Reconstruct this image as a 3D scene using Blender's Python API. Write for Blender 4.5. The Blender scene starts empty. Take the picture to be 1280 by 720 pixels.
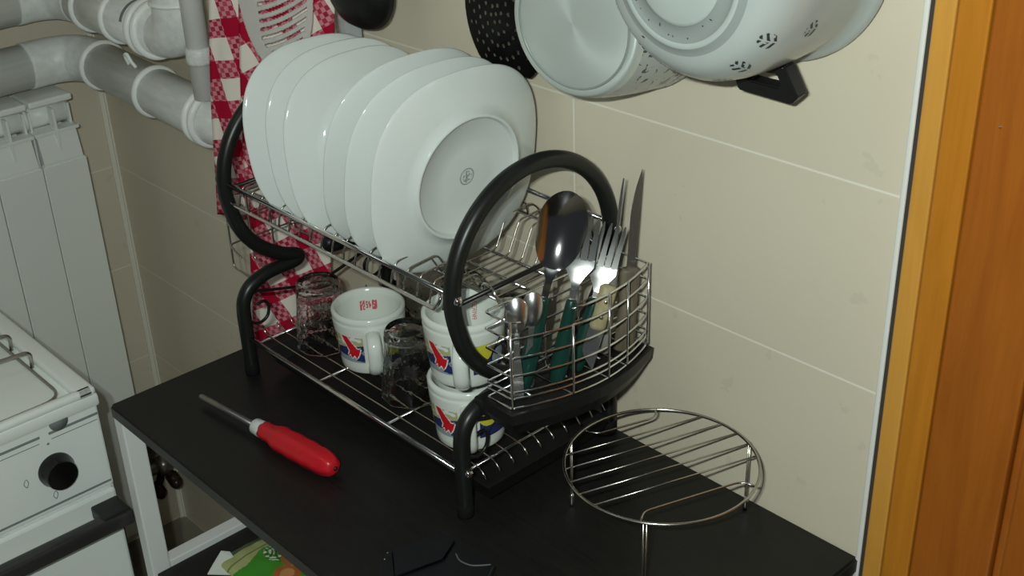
import bpy, bmesh, math, random
from mathutils import Vector, Matrix, noise
random.seed(7)
PI = math.pi
C = bpy.context.scene.collection
ZF = 0.8024                     # floor is z = 0; heights in the notes are measured from the tile joint at table height
TZ = 0.0093 + ZF                # table top
RO = Vector((0.823, -0.235, TZ))  # front left foot of the dish rack
V = Vector

# ---------------------------------------------------------------- materials
def mat(name, col, rough=0.5, metal=0.0, spec=0.5, trans=0.0, ior=1.45, coat=0.0, sss=0.0):
    m = bpy.data.materials.new(name); m.use_nodes = True
    b = m.node_tree.nodes['Principled BSDF']
    b.inputs['Base Color'].default_value = (*col, 1)
    b.inputs['Roughness'].default_value = rough
    b.inputs['Metallic'].default_value = metal
    b.inputs['Specular IOR Level'].default_value = spec
    b.inputs['Transmission Weight'].default_value = trans
    b.inputs['IOR'].default_value = ior
    b.inputs['Coat Weight'].default_value = coat
    return m

class N:
    """tiny node graph helper"""
    def __init__(s, m):
        s.t = m.node_tree; s.b = s.t.nodes['Principled BSDF']
    def n(s, typ, **kw):
        x = s.t.nodes.new(typ)
        for k, v in kw.items(): setattr(x, k, v)
        return x
    def put(s, node, i, v):
        if v is None: return
        if hasattr(v, 'links'): s.t.links.new(v, node.inputs[i])
        else: node.inputs[i].default_value = v
    def math(s, op, a, b=None, c=None):
        x = s.n('ShaderNodeMath', operation=op)
        for i, v in enumerate((a, b, c)): s.put(x, i, v)
        return x.outputs[0]
    def mix(s, f, a, b):
        x = s.n('ShaderNodeMix', data_type='RGBA')
        s.put(x, 0, f); s.put(x, 6, a); s.put(x, 7, b)
        return x.outputs[2]
    def noise(s, scale, detail=4, vec=None, rough=.55, dist=0):
        x = s.n('ShaderNodeTexNoise')
        x.inputs['Scale'].default_value = scale; x.inputs['Detail'].default_value = detail
        x.inputs['Roughness'].default_value = rough; x.inputs['Distortion'].default_value = dist
        if vec is not None: s.t.links.new(vec, x.inputs['Vector'])
        return x.outputs['Fac']
    def ramp(s, f, stops):
        x = s.n('ShaderNodeValToRGB'); s.t.links.new(f, x.inputs[0])
        e = x.color_ramp.elements
        while len(e) < len(stops): e.new(.5)
        for k, (p, c) in enumerate(stops):
            e[k].position = p; e[k].color = (*c, 1) if len(c) == 3 else c
        return x.outputs[0]
    def bump(s, h, strength=.2, dist=.002):
        x = s.n('ShaderNodeBump'); x.inputs['Strength'].default_value = strength; x.inputs['Distance'].default_value = dist
        s.t.links.new(h, x.inputs['Height']); s.t.links.new(x.outputs[0], s.b.inputs['Normal'])
    def pos(s):
        return s.n('ShaderNodeNewGeometry').outputs['Position']
    def obj(s):
        return s.n('ShaderNodeTexCoord').outputs['Object']
    def uv(s):
        return s.n('ShaderNodeTexCoord').outputs['UV']
    def sep(s, v):
        x = s.n('ShaderNodeSeparateXYZ'); s.t.links.new(v, x.inputs[0]); return x.outputs
    def scale(s, v, k):
        x = s.n('ShaderNodeMapping'); s.t.links.new(v, x.inputs[0]); x.inputs['Scale'].default_value = k; return x.outputs[0]
    def col(s, c): s.t.links.new(c, s.b.inputs['Base Color'])
    def rough(s, c): s.t.links.new(c, s.b.inputs['Roughness'])

def tile_mat(name, axis, joint0, tw, base, dark, grout):
    m = mat(name, base, .32, spec=.45); g = N(m)
    p = g.sep(g.pos())
    u, z = p[axis], p[2]
    fz = g.math('FRACT', g.math('DIVIDE', g.math('SUBTRACT', z, ZF - 10 * .2), .2))
    dz = g.math('MINIMUM', fz, g.math('SUBTRACT', 1.0, fz))
    fu = g.math('FRACT', g.math('DIVIDE', g.math('SUBTRACT', u, joint0 - 20 * tw), tw))
    du = g.math('MINIMUM', fu, g.math('SUBTRACT', 1.0, fu))
    d = g.math('MINIMUM', g.math('MULTIPLY', dz, .2), g.math('MULTIPLY', du, tw))
    mask = g.math('SUBTRACT', 1.0, g.math('SMOOTH_MIN', g.math('DIVIDE', d, .0019), 1.0, .25))
    mask = g.math('MAXIMUM', mask, 0.0)
    n1 = g.noise(9, 5); n2 = g.noise(60, 3)
    c = g.mix(n1, (*base, 1), (*dark, 1))
    c = g.mix(g.math('MULTIPLY', g.math('GREATER_THAN', n2, .66), .25), c, (*[x * .8 for x in dark], 1))
    g.col(g.mix(mask, c, (*grout, 1)))
    g.rough(g.math('ADD', .30, g.math('MULTIPLY', mask, .5)))
    g.bump(g.math('SUBTRACT', g.math('MULTIPLY', n1, .08), mask), .25, .001)
    return m

M = {}
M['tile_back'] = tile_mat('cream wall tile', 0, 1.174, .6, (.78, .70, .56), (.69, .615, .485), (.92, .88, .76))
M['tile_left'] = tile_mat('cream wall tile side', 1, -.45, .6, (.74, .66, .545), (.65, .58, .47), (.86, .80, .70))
m = mat('floor tile', (.30, .26, .19), .5); g = N(m)
g.col(g.ramp(g.noise(14, 5), [(.3, (.22, .20, .16)), (.7, (.36, .32, .25))])); M['floor'] = m
m = mat('ceiling paint', (.7, .7, .68), .9); M['ceiling'] = m
M['caulk'] = mat('white corner trim', (.80, .80, .76), .4)
M['caulk_corner'] = mat('corner grout', (.80, .77, .68), .5)
M['gap'] = mat('dark door seal', (.055, .045, .042), .7)

def wood(name, a, b, k=1.0):
    m = mat(name, a, .33, spec=.5, coat=.15); g = N(m)
    v = g.scale(g.pos(), (9 * k, 9 * k, 1.1 * k))
    n = g.noise(3.2, 6, v, .6, 1.2)
    v2 = g.scale(g.pos(), (160, 160, 5)); n2 = g.noise(2, 3, v2)
    c = g.ramp(n, [(.25, b), (.75, a)])
    c = g.mix(g.math('MULTIPLY', n2, .35), c, (*[x * .62 for x in b], 1))
    g.col(c); g.bump(n2, .05, .0005)
    return m
M['wood_light'] = wood('varnished pine light', (.74, .36, .070), (.60, .275, .042))
M['wood_mid'] = wood('varnished pine amber', (.60, .225, .022), (.45, .155, .012))
M['wood_dark'] = wood('varnished door wood', (.45, .135, .015), (.31, .082, .009))

m = mat('black laminate', (.012, .011, .010), .38, spec=.35); g = N(m)
v = g.scale(g.pos(), (8, 120, 8)); n = g.noise(3, 4, v)
g.col(g.ramp(n, [(.3, (.010, .0095, .009)), (.8, (.017, .0155, .014))])); g.rough(g.math('ADD', .30, g.math('MULTIPLY', n, .16)))
g.bump(n, .05, .0004); M['black_lam'] = m
M['lam_edge'] = mat('black edging', (.028, .026, .022), .45)
M['frame_white'] = mat('white painted steel', (.86, .87, .86), .4)
M['chrome'] = mat('chrome wire', (.78, .78, .78), .12, 1.0)
M['polished'] = mat('polished steel', (.50, .50, .50), .13, 1.0)
M['steel'] = mat('stainless steel', (.72, .72, .71), .27, 1.0)
m = mat('dull wire', (.44, .43, .40), .32, 1.0); M['dullwire'] = m
M['grillwire'] = mat('tarnished chrome wire', (.50, .47, .42), .25, 1.0)
M['black_tube'] = mat('black plastic coated tube', (.012, .013, .012), .35, spec=.45)
M['rubber'] = mat('black rubber', (.006, .006, .006), .8, spec=.15)
M['black_wire'] = mat('black coated wire', (.010, .010, .010), .35)
M['black_plastic'] = mat('black plastic', (.010, .010, .010), .42)
m = mat('white porcelain', (.73, .77, .755), .09, spec=.55); g = N(m)
g.bump(g.noise(14, 2), .03, .004); M['porcelain'] = m
M['stamp'] = mat('grey stamp ink', (.30, .34, .33), .4)
M['mug'] = mat('white stoneware', (.71, .74, .695), .16)
for k, c in dict(p_red=(.62, .012, .02), p_blue=(.022, .032, .13), p_yel=(.62, .58, .05), p_grn=(.42, .44, .22), p_wht=(.75, .76, .74),
                 p_gry=(.28, .34, .38), p_blk=(.02, .02, .025)).items(): M[k] = mat('print ' + k[2:], c, .25)
M['ink_red'] = mat('faded red ink', (.60, .10, .13), .4)
m = mat('clear glass', (.97, .98, .98), .02, trans=1.0, ior=1.47); g = N(m); g.bump(g.noise(75, 2, g.obj(), .5, .5), .35, .004); M['glass'] = m
m = mat('clear plastic', (.9, .93, .94), .12, trans=.75, ior=1.3); M['clearplastic'] = m
M['green'] = mat('dark green plastic', (.006, .040, .030), .3)
m = mat('worn brown wood handle', (.16, .125, .085), .5); g = N(m)
v = g.scale(g.obj(), (60, 60, 6)); g.col(g.ramp(g.noise(3, 4, v), [(.3, (.10, .08, .055)), (.75, (.20, .16, .11))])); M['brown_handle'] = m
m = mat('pale wood handle', (.42, .36, .20), .5); g = N(m)
v = g.scale(g.obj(), (60, 60, 6)); g.col(g.ramp(g.noise(3, 4, v), [(.3, (.33, .28, .15)), (.75, (.48, .42, .25))])); M['pale_handle'] = m
M['greyhandle'] = mat('grey plastic handle', (.23, .22, .20), .4)
M['brass'] = mat('rivet', (.75, .70, .55), .25, 1.0)
m = mat('white pvc', (.9, .92, .9), .38); g = N(m)
g.col(g.ramp(g.noise(7, 5), [(.3, (.74, .76, .74)), (.7, (.90, .92, .89))])); M['pvc'] = m
M['pvc_ring'] = mat('white pipe ring', (.95, .96, .94), .3)
M['pvc_print'] = mat('grey pipe print', (.22, .24, .24), .6)
M['radiator'] = mat('white radiator enamel', (.88, .90, .86), .38)
m = mat('white stove enamel', (.90, .94, .91), .28); g = N(m)
g.bump(g.noise(40, 2), .02, .001); M['stove'] = m
M['stove_line'] = mat('grey groove', (.24, .27, .27), .5)
M['black_gloss'] = mat('black gloss knob', (.006, .006, .006), .16)
M['smoked'] = mat('dark handle bar', (.035, .033, .032), .28)
M['red_plastic'] = mat('red grip plastic', (.60, .012, .022), .32)
M['white_plastic'] = mat('white plastic', (.74, .76, .74), .35)
M['slot_plastic'] = mat('white nylon', (.90, .91, .87), .4)
M['nylon'] = mat('black nylon', (.008, .008, .008), .4)
def enamel(name, base, speck, scale, lo):
    m = mat(name, base, .2, spec=.5); g = N(m)
    n = g.noise(scale, 2, g.scale(g.obj(), (1, 1, 1)), .5, .8)
    k = g.noise(14, 2, g.obj())
    th = g.math('GREATER_THAN', g.math('ADD', n, g.math('MULTIPLY', g.math('SUBTRACT', k, .5), .35)), lo)
    d = g.ramp(g.noise(6, 3, g.obj()), [(.35, tuple(x * .88 for x in base)), (.65, base)])
    g.col(g.mix(th, d, (*speck, 1)))
    return m
M['enamel'] = enamel('white enamel', (.50, .54, .525), (.10, .11, .11), 160, .79)
M['enamel_speck'] = enamel('speckled enamel wall', (.47, .50, .485), (.06, .065, .06), 120, .60)
M['enamel_clean'] = mat('white enamel base', (.50, .55, .53), .16)
M['enamel_ring'] = mat('grey enamel ring', (.26, .29, .28), .3)
M['enamel_band'] = mat('grey enamel band', (.32, .35, .34), .25)
M['enamel_dirty'] = enamel('worn grey enamel', (.50, .53, .51), (.07, .07, .07), 130, .72)
m = mat('spun metal base', (.66, .72, .69), .42, .45); m.node_tree.nodes['Principled BSDF'].inputs['Anisotropic'].default_value = .65
g = N(m); p_ = g.pos(); vv_ = g.n('ShaderNodeVectorMath', operation='SUBTRACT'); g.put(vv_, 0, p_); vv_.inputs[1].default_value = (1.2755 + .0165, -.12, ZF + .5270)
cr = g.n('ShaderNodeVectorMath', operation='CROSS_PRODUCT'); g.put(cr, 0, vv_.outputs[0]); cr.inputs[1].default_value = (math.sin(math.radians(9)), -math.cos(math.radians(9)), 0)
nm = g.n('ShaderNodeVectorMath', operation='NORMALIZE'); g.put(nm, 0, cr.outputs[0]); g.t.links.new(nm.outputs[0], g.b.inputs['Tangent'])
M['spun'] = m
M['leaf'] = mat('dark leaf ink', (.035, .045, .045), .4)
M['valve_metal'] = mat('dull valve metal', (.30, .27, .24), .3, .8)
M['valve_cap'] = mat('dark brown cap', (.03, .018, .014), .25)
M['leather'] = mat('black leatherette', (.0065, .0068, .0095), .42)
M['grey_thread'] = mat('grey piping', (.10, .105, .11), .5)

# gingham cloth driven by UV in metres
m = mat('red gingham', (.7, .1, .1), .9, spec=.1); g = N(m)
uv = g.sep(g.uv()); P_ = .056; W_ = .45
def stripe(x): return g.math('LESS_THAN', g.math('FRACT', g.math('DIVIDE', g.math('ADD', x, 10.0), P_)), W_)
sx, sy = stripe(uv[0]), stripe(uv[1])
q = P_ * W_ / 4.0
cx = g.math('FLOOR', g.math('DIVIDE', g.math('ADD', uv[0], 10.0), q)); cy = g.math('FLOOR', g.math('DIVIDE', g.math('ADD', uv[1], 10.0), q))
chk = g.math('MODULO', g.math('ADD', cx, cy), 2.0)
chk = g.math('GREATER_THAN', g.math('ABSOLUTE', chk), .5)
rnd = g.n('ShaderNodeTexWhiteNoise', noise_dimensions='2D')
cmb = g.n('ShaderNodeCombineXYZ'); g.put(cmb, 0, cx); g.put(cmb, 1, cy); g.t.links.new(cmb.outputs[0], rnd.inputs['Vector'])
dk = g.mix(rnd.outputs['Value'], (.40, .02, .055, 1), (.62, .09, .14, 1))
pk = g.mix(chk, dk, (.70, .27, .32, 1))
both = g.math('MULTIPLY', sx, sy); anyq = g.math('MAXIMUM', sx, sy)
c = g.mix(anyq, (.92, .84, .76, 1), pk); c = g.mix(both, c, (.46, .008, .038, 1))
g.col(c); g.bump(g.noise(420, 2, None), .15, .0006); M['gingham'] = m

# food packet
for k, c in dict(k_green=(.05, .30, .02), k_dark=(.045, .10, .015), k_pale=(.46, .50, .20), k_onion=(.42, .13, .035), k_onion2=(.62, .28, .10),
                 k_white=(.78, .80, .74), k_teal=(.16, .30, .20), k_yel=(.52, .48, .05), k_line=(.22, .24, .07)).items(): M[k] = mat('packet ' + k[2:], c, .35)

# ---------------------------------------------------------------- mesh helpers
def link(name, bm, mats, parent=None, smooth=True, flat_angle=None):
    me = bpy.data.meshes.new(name); bm.normal_update(); bm.to_mesh(me); bm.free()
    if not isinstance(mats, (list, tuple)): mats = [mats]
    for x in mats: me.materials.append(M[x] if isinstance(x, str) else x)
    if smooth:
        for p in me.polygons: p.use_smooth = True
    o = bpy.data.objects.new(name, me); C.objects.link(o)
    if parent is not None:
        o.parent = parent; bpy.context.view_layer.update()
        o.matrix_parent_inverse = parent.matrix_world.inverted()
    if smooth and flat_angle:
        md = None
        for p in me.polygons: pass
        me.set_sharp_from_angle(angle=math.radians(flat_angle))
    return o

def empty(name, loc):
    o = bpy.data.objects.new(name, None); o.empty_display_size = .03; C.objects.link(o); o.location = loc
    bpy.context.view_layer.update(); return o

def tag(o, label, cat, group=None):
    o['label'] = label; o['category'] = cat
    if group: o['group'] = group
    return o
def struct(o): o['kind'] = 'structure'; return o

def box(bm, a, b, bev=0.0, seg=2, mi=0):
    x0, y0, z0 = [min(a[i], b[i]) for i in range(3)]; x1, y1, z1 = [max(a[i], b[i]) for i in range(3)]
    r = bmesh.ops.create_cube(bm, size=1.0); vs = r['verts']
    for v in vs: v.co = V((x0 + (v.co.x + .5) * (x1 - x0), y0 + (v.co.y + .5) * (y1 - y0), z0 + (v.co.z + .5) * (z1 - z0)))
    fs = list({f for v in vs for f in v.link_faces})
    for f in fs: f.material_index = mi
    if bev > 0:
        es = list({e for v in vs for e in v.link_edges})
        bmesh.ops.bevel(bm, geom=es, offset=bev, segments=seg, affect='EDGES', profile=.5)

def catmull(pts, k=6, closed=False):
    pts = [V(p) for p in pts]; n = len(pts); out = []
    rng = range(n if closed else n - 1)
    for i in rng:
        if closed: p0, p1, p2, p3 = pts[(i - 1) % n], pts[i], pts[(i + 1) % n], pts[(i + 2) % n]
        else: p0, p1, p2, p3 = pts[max(i - 1, 0)], pts[i], pts[i + 1], pts[min(i + 2, n - 1)]
        for j in range(k):
            t = j / k
            out.append(.5 * ((2 * p1) + (p2 - p0) * t + (2 * p0 - 5 * p1 + 4 * p2 - p3) * t * t + (3 * p1 - p0 - 3 * p2 + p3) * t ** 3))
    if not closed: out.append(pts[-1].copy())
    return out

def fillet(pts, r, k=4):
    pts = [V(p) for p in pts]; out = [pts[0]]
    for i in range(1, len(pts) - 1):
        a, b, c = pts[i - 1], pts[i], pts[i + 1]
        d1, d2 = (a - b), (c - b); rr = min(r, d1.length * .45, d2.length * .45)
        p, q = b + d1.normalized() * rr, b + d2.normalized() * rr
        for j in range(k + 1):
            t = j / k; out.append(p.lerp(b, t).lerp(b.lerp(q, t), t))
    out.append(pts[-1]); return out

def tube(bm, pts, r, seg=8, closed=False, caps=True, mi=0):
    pts = [V(p) for p in pts]; n = len(pts)
    rad = r if isinstance(r, (list, tuple)) else [r] * n
    tang = []
    for i in range(n):
        a = pts[(i - 1) % n] if (closed or i > 0) else pts[i]; b = pts[(i + 1) % n] if (closed or i < n - 1) else pts[i]
        t = (b - a); t = t.normalized() if t.length > 1e-9 else V((0, 0, 1)); tang.append(t)
    up = V((0, 0, 1)) if abs(tang[0].z) < .9 else V((1, 0, 0))
    nrm = (up - tang[0] * up.dot(tang[0])).normalized(); rings = []
    for i in range(n):
        t = tang[i]; nrm = (nrm - t * nrm.dot(t))
        nrm = nrm.normalized() if nrm.length > 1e-6 else t.orthogonal().normalized()
        bi = t.cross(nrm)
        rings.append([bm.verts.new(pts[i] + (nrm * math.cos(2 * PI * k / seg) + bi * math.sin(2 * PI * k / seg)) * rad[i]) for k in range(seg)])
    m_ = n if closed else n - 1
    for i in range(m_):
        A, B = rings[i], rings[(i + 1) % n]
        off = 0
        if closed and i == n - 1:
            best = min(range(seg), key=lambda o_: sum((A[k].co - B[(k + o_) % seg].co).length for k in range(0, seg, 2))); off = best
        for k in range(seg):
            f = bm.faces.new((A[k], A[(k + 1) % seg], B[(k + 1 + off) % seg], B[(k + off) % seg])); f.material_index = mi
    if caps and not closed:
        f = bm.faces.new(list(reversed(rings[0]))); f.material_index = mi
        f = bm.faces.new(rings[-1]); f.material_index = mi

def ball(bm, c, r, seg=12, sc=(1, 1, 1), mi=0):
    x = bmesh.ops.create_uvsphere(bm, u_segments=seg, v_segments=max(6, seg // 2 + 2), radius=r)
    for v in x['verts']:
        v.co = V((v.co.x * sc[0], v.co.y * sc[1], v.co.z * sc[2])) + V(c)
    for f in {f for v in x['verts'] for f in v.link_faces}: f.material_index = mi

def lathe(bm, prof, seg=48, T=None, close=False, mis=None):
    """prof: list of (r, h); revolve about local z; T: Matrix"""
    T = T or Matrix.Identity(4); rings = []
    for r, h in prof:
        if r < 1e-6: rings.append([bm.verts.new(T @ V((0, 0, h)))])
        else: rings.append([bm.verts.new(T @ V((r * math.cos(2 * PI * k / seg), r * math.sin(2 * PI * k / seg), h))) for k in range(seg)])
    n = len(rings)
    for i in range(n if close else n - 1):
        A, B = rings[i], rings[(i + 1) % n]
        for k in range(seg):
            k2 = (k + 1) % seg
            if len(A) == 1 and len(B) == 1: continue
            if len(A) == 1: f = bm.faces.new((A[0], B[k], B[k2]))
            elif len(B) == 1: f = bm.faces.new((A[k], A[k2], B[0]))
            else: f = bm.faces.new((A[k], A[k2], B[k2], B[k]))
            if mis: f.material_index = mis[i]
    bmesh.ops.recalc_face_normals(bm, faces=bm.faces[:])

def prism(bm, poly, vec, mi=0):
    a = [bm.verts.new(V(p)) for p in poly]; b = [bm.verts.new(V(p) + V(vec)) for p in poly]
    n = len(a); fs = [bm.faces.new(a), bm.faces.new(list(reversed(b)))]
    for i in range(n): fs.append(bm.faces.new((a[i], b[i], b[(i + 1) % n], a[(i + 1) % n])))
    for f in fs: f.material_index = mi
    bmesh.ops.recalc_face_normals(bm, faces=bm.faces[:])

def inpoly(x, y, poly):
    r = False; j = len(poly) - 1
    for i in range(len(poly)):
        xi, yi = poly[i]; xj, yj = poly[j]
        if (yi > y) != (yj > y) and x < (xj - xi) * (y - yi) / (yj - yi) + xi: r = not r
        j = i
    return r

def patch(bm, fn, nu, nv, pick):
    """grid over [0,1]^2 mapped by fn; faces where pick(u,v) is None are dropped, else its material index"""
    vs = {}
    def vert(i, j):
        if (i, j) not in vs: vs[i, j] = bm.verts.new(fn(i / nu, j / nv))
        return vs[i, j]
    for i in range(nu):
        for j in range(nv):
            k = pick((i + .5) / nu, (j + .5) / nv)
            if k is None: continue
            f = bm.faces.new((vert(i, j), vert(i + 1, j), vert(i + 1, j + 1), vert(i, j + 1))); f.material_index = k

def text_mask(body):
    """rows of a 5x7 letter raster"""
    F = {'B': "11110 10001 10001 11110 10001 10001 11110", 'E': "11111 10000 10000 11110 10000 10000 11111", 'R': "11110 10001 10001 11110 10100 10010 10001",
         'N': "10001 11001 10101 10101 10011 10001 10001", 'A': "01110 10001 10001 11111 10001 10001 10001", 'U': "10001 10001 10001 10001 10001 10001 01110",
         'O': "01110 10001 10001 10001 10001 10001 01110", 'C': "01111 10000 10000 10000 10000 10000 01111"}
    F['1'] = '11111 11011 10111 11101 11011 11010 11011'; F['2'] = '11111 11111 11011 11111 10111 11111 11110'; F['3'] = '00000 11010 10110 11011 01011 11010 00000'
    return [F[ch].split() for ch in body]

# ---------------------------------------------------------------- the room
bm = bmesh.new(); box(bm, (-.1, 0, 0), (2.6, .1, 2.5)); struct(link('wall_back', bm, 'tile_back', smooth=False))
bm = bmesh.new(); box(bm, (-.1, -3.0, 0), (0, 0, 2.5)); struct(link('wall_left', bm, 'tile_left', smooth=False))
bm = bmesh.new(); box(bm, (-.1, -3.0, -.1), (3.4, .1, 0)); struct(link('floor', bm, 'floor', smooth=False))
bm = bmesh.new(); box(bm, (.0, -.011, .0), (.003, .0, 2.5)); box(bm, (0, -.003, 0), (.007, 0, 2.5))
struct(link('trim_1', bm, 'caulk_corner', smooth=False))
bm = bmesh.new(); box(bm, (1.5675, -.005, .3), (1.5735, .001, 2.5), .002); struct(link('trim_2', bm, 'caulk', smooth=False))
# wooden door frame and door to the right
bm = bmesh.new(); box(bm, (1.5737, -.004, 0), (1.5994, -.0005, 2.45)); struct(link('trim_3', bm, 'gap', smooth=False))
bm = bmesh.new(); box(bm, (1.5995, -.046, 0), (1.6175, -.0005, 2.45), .0015); struct(link('trim_4', bm, 'wood_light', smooth=False))
bm = bmesh.new(); box(bm, (1.6185, -.0452, 0), (1.6445, -.0005, 2.45), .0015); struct(link('trim_5', bm, 'wood_mid', smooth=False))
door = bpy.data.objects.new('door_1', None); C.objects.link(door); door.location = (1.646, 0, 0); struct(door)
bpy.context.view_layer.update()
bm = bmesh.new(); box(bm, (1.6452, -.043, 0.005), (1.7165, -.0005, 2.45), .002); link('door_stile', bm, 'wood_dark', door, smooth=False)
bm = bmesh.new(); box(bm, (1.7170, -.036, 0.005), (1.7240, -.0005, 2.45), .002); link('door_bead', bm, 'wood_dark', door, smooth=False)
bm = bmesh.new(); box(bm, (1.7245, -.041, 0.005), (2.45, -.0005, 2.45), .003); link('door_panel', bm, 'wood_dark', door, smooth=False)
bm = bmesh.new(); ball(bm, (1.664, -.0435, ZF + .50), .0012, 8); link('nail_head', bm, 'chrome', door)

# ---------------------------------------------------------------- table
tb = empty('table', (.757, -.402, 0)); tag(tb, 'narrow black topped table with white legs standing against the tiled wall', 'table')
poly = [(.757, -.402), (1.95, -.402), (1.95, -.052), (1.571, -.052), (1.571, -.0015), (.757, -.0015)]
bm = bmesh.new(); prism(bm, [(x, y, TZ - .017) for x, y in poly], (0, 0, .017))
es = [e for e in bm.edges if all(abs(v.co.z - TZ) < 1e-6 for v in e.verts)] + [e for e in bm.edges if abs(e.verts[0].co.z - e.verts[1].co.z) > .01 and e.verts[0].co.x < .76]
bmesh.ops.bevel(bm, geom=es, offset=.003, segments=3, affect='EDGES')
for f in bm.faces:
    if abs(f.normal.z) < .3: f.material_index = 1
link('tabletop', bm, ['black_lam', 'lam_edge'], tb, flat_angle=35)
for x0, y0 in ((.7575, -.4005), (.7575, -.03), (1.90, -.398), (1.90, -.1)):
    bm = bmesh.new(); box(bm, (x0, y0, .002), (x0 + .022, y0 + .026, TZ - .0175), .002); link('leg', bm, 'frame_white', tb, smooth=False)
bm = bmesh.new(); box(bm, (.7585, -.3740, ZF - .268), (.7795, -.0305, ZF - .242), .0015); link('side_bar', bm, 'frame_white', tb, smooth=False)
bm = bmesh.new(); box(bm, (.7805, -.396, ZF - .268), (1.899, -.012, ZF - .250), .0015); link('lower_shelf', bm, 'black_lam', tb, smooth=False)
SHZ = ZF - .250

# ---------------------------------------------------------------- radiator on the left wall
rad = empty('radiator', (.05, -.1, .1)); tag(rad, 'white ribbed wall radiator behind the stove, below the pipes', 'radiator')
RT = ZF + .188
for k in range(5):
    y1 = -.100 - k * .0785; y0 = y1 - .0765
    bm = bmesh.new()
    box(bm, (.040, y0 + .012, ZF - .715), (.070, y1 - .012, RT - .012), .004)              # core
    box(bm, (.034, y0 + .001, RT - .011), (.104, y1 - .001, RT), .003)                                   # top cap bar
    box(bm, (.086, (y0 + y1) / 2 - .0025, ZF + .06), (.106, (y0 + y1) / 2 + .0025, RT - .018), .001)  # vertical fin
    box(bm, (.040, y0 + .002, ZF - .71), (.088, y0 + .006, RT - .02), .001)
    box(bm, (.040, y1 - .006, ZF - .71), (.088, y1 - .002, RT - .02), .001)
    box(bm, (.080, y0, ZF + .128), (.107, y1, ZF + .134), .001)                             # horizontal rib
    sec = link('radiator_section', bm, 'radiator', rad, smooth=False)
    bm = bmesh.new(); tube(bm, [(.062, y0, RT - .036), (.062, y1, RT - .036)], .021, 16); link('header_tube', bm, 'radiator', sec)
    bm = bmesh.new()
    prism(bm, [(.100, y0, ZF + .080), (.112, y0, ZF + .078), (.112, y0, ZF - .70), (.100, y0, ZF - .71)], (0, y1 - y0, 0))
    bmesh.ops.bevel(bm, geom=bm.edges[:], offset=.002, segments=2, affect='EDGES')
    link('front_panel', bm, 'radiator', sec, smooth=False)
    bm = bmesh.new(); prism(bm, [(.094, y0 + .004, ZF + .128), (.100, y0 + .004, ZF + .128), (.109, y0 + .004, ZF + .081), (.094, y0 + .004, ZF + .06)], (0, y1 - y0 - .008, 0))
    link('sloped_fin', bm, 'radiator', sec, smooth=False)
# valve at the lower right corner
vv = empty('radiator_valve', (.06, -.075, ZF - .66)); tag(vv, 'small dull metal radiator valve with two dark caps seen below the table', 'valve')
bm = bmesh.new(); tube(bm, [(.0, -.05, ZF - .615), (.06, -.05, ZF - .615)], .015, 16); ball(bm, (.06, -.05, ZF - .615), .021, 14); tube(bm, [(.06, -.05, ZF - .615), (.06, -.099, ZF - .615)], .012, 12)
link('valve_body', bm, 'valve_metal', vv)
for y, z, x in ((-.076, ZF - .652, .075), (-.040, ZF - .645, .075)):
    bm = bmesh.new(); tube(bm, [(.062, -.055, ZF - .620), (x, y, z)], .008, 10); tube(bm, [(x - .01, y, z), (x + .016, y - .004, z - .002)], .013, 14)
    ball(bm, (x + .016, y - .004, z - .002), .0125, 12); link('cap', bm, 'valve_cap', vv)

# ---------------------------------------------------------------- pipes
def collar(par, p, d, r, w=.008, name='pipe_ring', mt='pvc_ring'):
    d = V(d).normalized(); bm = bmesh.new()
    q = d.to_track_quat('Z', 'Y').to_matrix().to_4x4(); T = Matrix.Translation(V(p)) @ q
    lathe(bm, [(r - .004, -w), (r + .003, -w), (r + .005, -w * .4), (r + .005, w * .4), (r + .003, w), (r - .004, w)], 40, T, True)
    return link(name, bm, mt, par)
RP = .037
lp = empty('lower_drain_pipe', (.065, -.065, ZF + .24)); tag(lp, 'lower thick white drain pipe bending round the room corner above the radiator', 'pipe')
bm = bmesh.new()
tube(bm, [(.058, -1.2, ZF + .225), (.058, -.15, ZF + .235)], RP, 32); link('pipe_run', bm, 'pvc', lp)
bm = bmesh.new(); tube(bm, catmull([(.058, -.15, ZF + .235), (.060, -.105, ZF + .2355), (.080, -.072, ZF + .236), (.115, -.060, ZF + .236), (.150, -.059, ZF + .236)], 6), RP + .0015, 32); link('elbow', bm, 'pvc', lp)
bm = bmesh.new(); tube(bm, [(.150, -.059, ZF + .236), (.495, -.059, ZF + .2243), (.512, -.055, ZF + .224), (.526, -.042, ZF + .224), (.532, -.02, ZF + .224), (.532, -.001, ZF + .224)], RP, 32); link('pipe_run', bm, 'pvc', lp)
for x in (.155, .328): collar(lp, (x, -.059, ZF + .236 - (x - .15) * .034), (1, 0, -.034), RP, .005)
for x in (.478, .496): collar(lp, (x, -.059, ZF + .226), (1, 0, -.034), RP + .002, .005)
bm = bmesh.new(); tube(bm, catmull([(.294, -.08, ZF + .272), (.296, -.085, ZF + .287), (.304, -.085, ZF + .290), (.309, -.083, ZF + .280), (.312, -.078, ZF + .270)], 5), .0028, 8)
link('clamp_ear', bm, 'pvc_ring', lp)
bm = bmesh.new(); box(bm, (.297, -.059, ZF + .20), (.303, -.0005, ZF + .215)); link('clamp', bm, 'pvc_ring', lp, smooth=False)

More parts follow.
